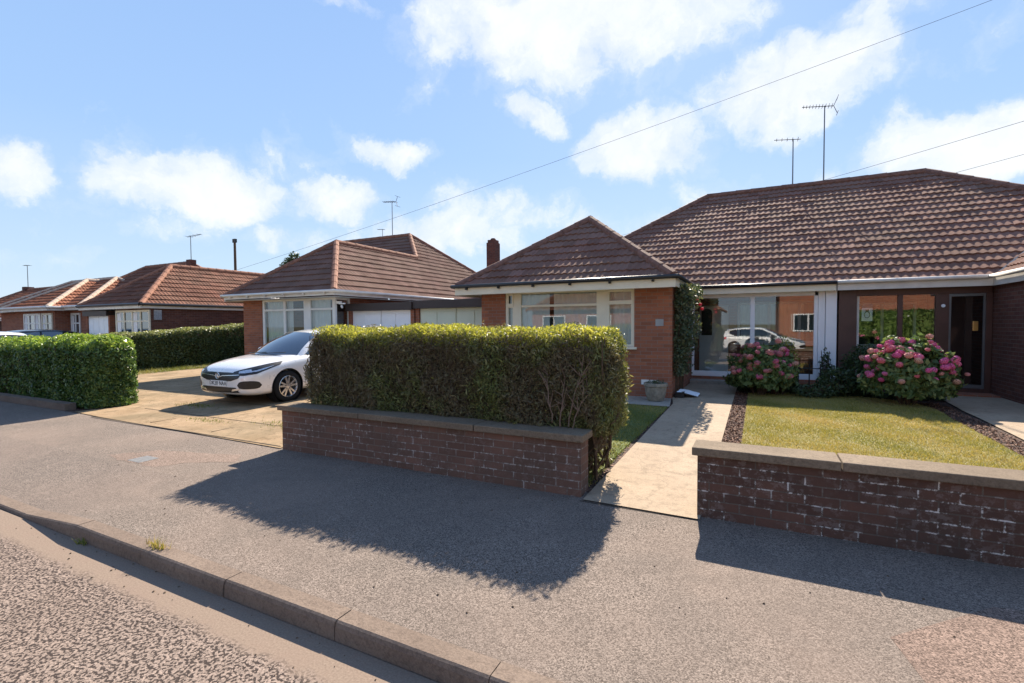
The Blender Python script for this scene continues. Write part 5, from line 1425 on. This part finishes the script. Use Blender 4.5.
clouds = [(570, 15, 190, 80, 1), (640, 148, 85, 48, 1), (790, 85, 110, 55, 1), (860, 30, 110, 40, .55), (530, 115, 38, 22, .8), (190, 185, 115, 45, 1), (15, 165, 60, 38, .9), (390, 155, 48, 24, .75),
          (335, 200, 75, 30, .8), (430, 235, 110, 35, .8), (960, 145, 140, 48, 1), (290, 235, 70, 20, .7), (720, 190, 70, 30, .5), (60, 255, 170, 18, .4), (360, 2, 30, 12, .7), (830, 195, 130, 30, .6), (1010, 60, 60, 12, .4),
          (-300, 60, 220, 90, .9), (1300, 20, 220, 90, .9), (620, 230, 90, 25, .6), (140, 225, 260, 26, .38), (480, 215, 150, 28, .55), (560, 70, 260, 60, .42), (930, 60, 160, 50, .42), (250, 160, 220, 60, .34)]
acc = None
for (u, v, su, sv, wgt) in clouds:
    D = pxdir(u, v); r_ = Vector((0, 0, 1)).cross(D).normalized()*-1; up = D.cross(r_)*-1
    k = math.sqrt(f_px**2+(u-512)**2+(v-341.5)**2)
    dx = (pxdir(u+1, v)-D).length; dy = (pxdir(u, v+1)-D).length
    ax = (su*.86*dx); ay = (sv*.84*dy)
    a = math_(nt, 'DIVIDE', vm('DOT_PRODUCT', dist, tuple(r_)).outputs['Value'], ax)
    c = math_(nt, 'DIVIDE', vm('DOT_PRODUCT', dist, tuple(up)).outputs['Value'], ay)
    # centre offsets are zero because r and up are orthogonal to D; reject the far side
    fr_ = math_(nt, 'GREATER_THAN', vm('DOT_PRODUCT', dist, tuple(D)).outputs['Value'], 0)
    q = math_(nt, 'ADD', math_(nt, 'MULTIPLY', a, a), math_(nt, 'MULTIPLY', c, c))
    fld = math_(nt, 'MULTIPLY', math_(nt, 'MULTIPLY', math_(nt, 'SUBTRACT', 1.0, math_(nt, 'MULTIPLY', q, .5)), fr_), wgt)
    acc = fld if acc is None else math_(nt, 'MAXIMUM', acc, fld)
acc = math_(nt, 'MAXIMUM', acc, -.4)
cn = N(nt, 'ShaderNodeTexNoise', Scale=9, Detail=8, Roughness=.6); L(nt, dist, cn.inputs['Vector'])
fld = math_(nt, 'ADD', acc, math_(nt, 'MULTIPLY_ADD', cn.outputs['Fac'], 1.3, -.65))
cl = ramp(nt, fld, [(.30, g(0)), (.45, g(.15)), (.62, g(.68)), (.88, g(1))], 'LINEAR')
shade = ramp(nt, cn.outputs['Fac'], [(.3, (3.8, 4.05, 4.4)), (.7, (4.75, 4.8, 4.85))])
sz = N(nt, 'ShaderNodeSeparateXYZ'); L(nt, tc, sz.inputs[0])
grad = ramp(nt, sz.outputs[2], [(0, (3.1, 3.65, 4.15)), (.10, (2.5, 3.3, 4.2)), (.32, (1.75, 2.7, 4.25)), (.8, (1.2, 2.05, 3.9))])
skyc = mix(nt, .93, sky.outputs[0], grad)
fin = mix(nt, math_(nt, 'MULTIPLY', cl, .90), skyc, shade)
L(nt, fin, bg.inputs['Color'])
sc.view_settings.view_transform = 'Standard'; sc.view_settings.look = 'None'; sc.view_settings.exposure = 1.46; sc.view_settings.gamma = 1
sc.cycles.max_bounces = 8; sc.cycles.transparent_max_bounces = 12
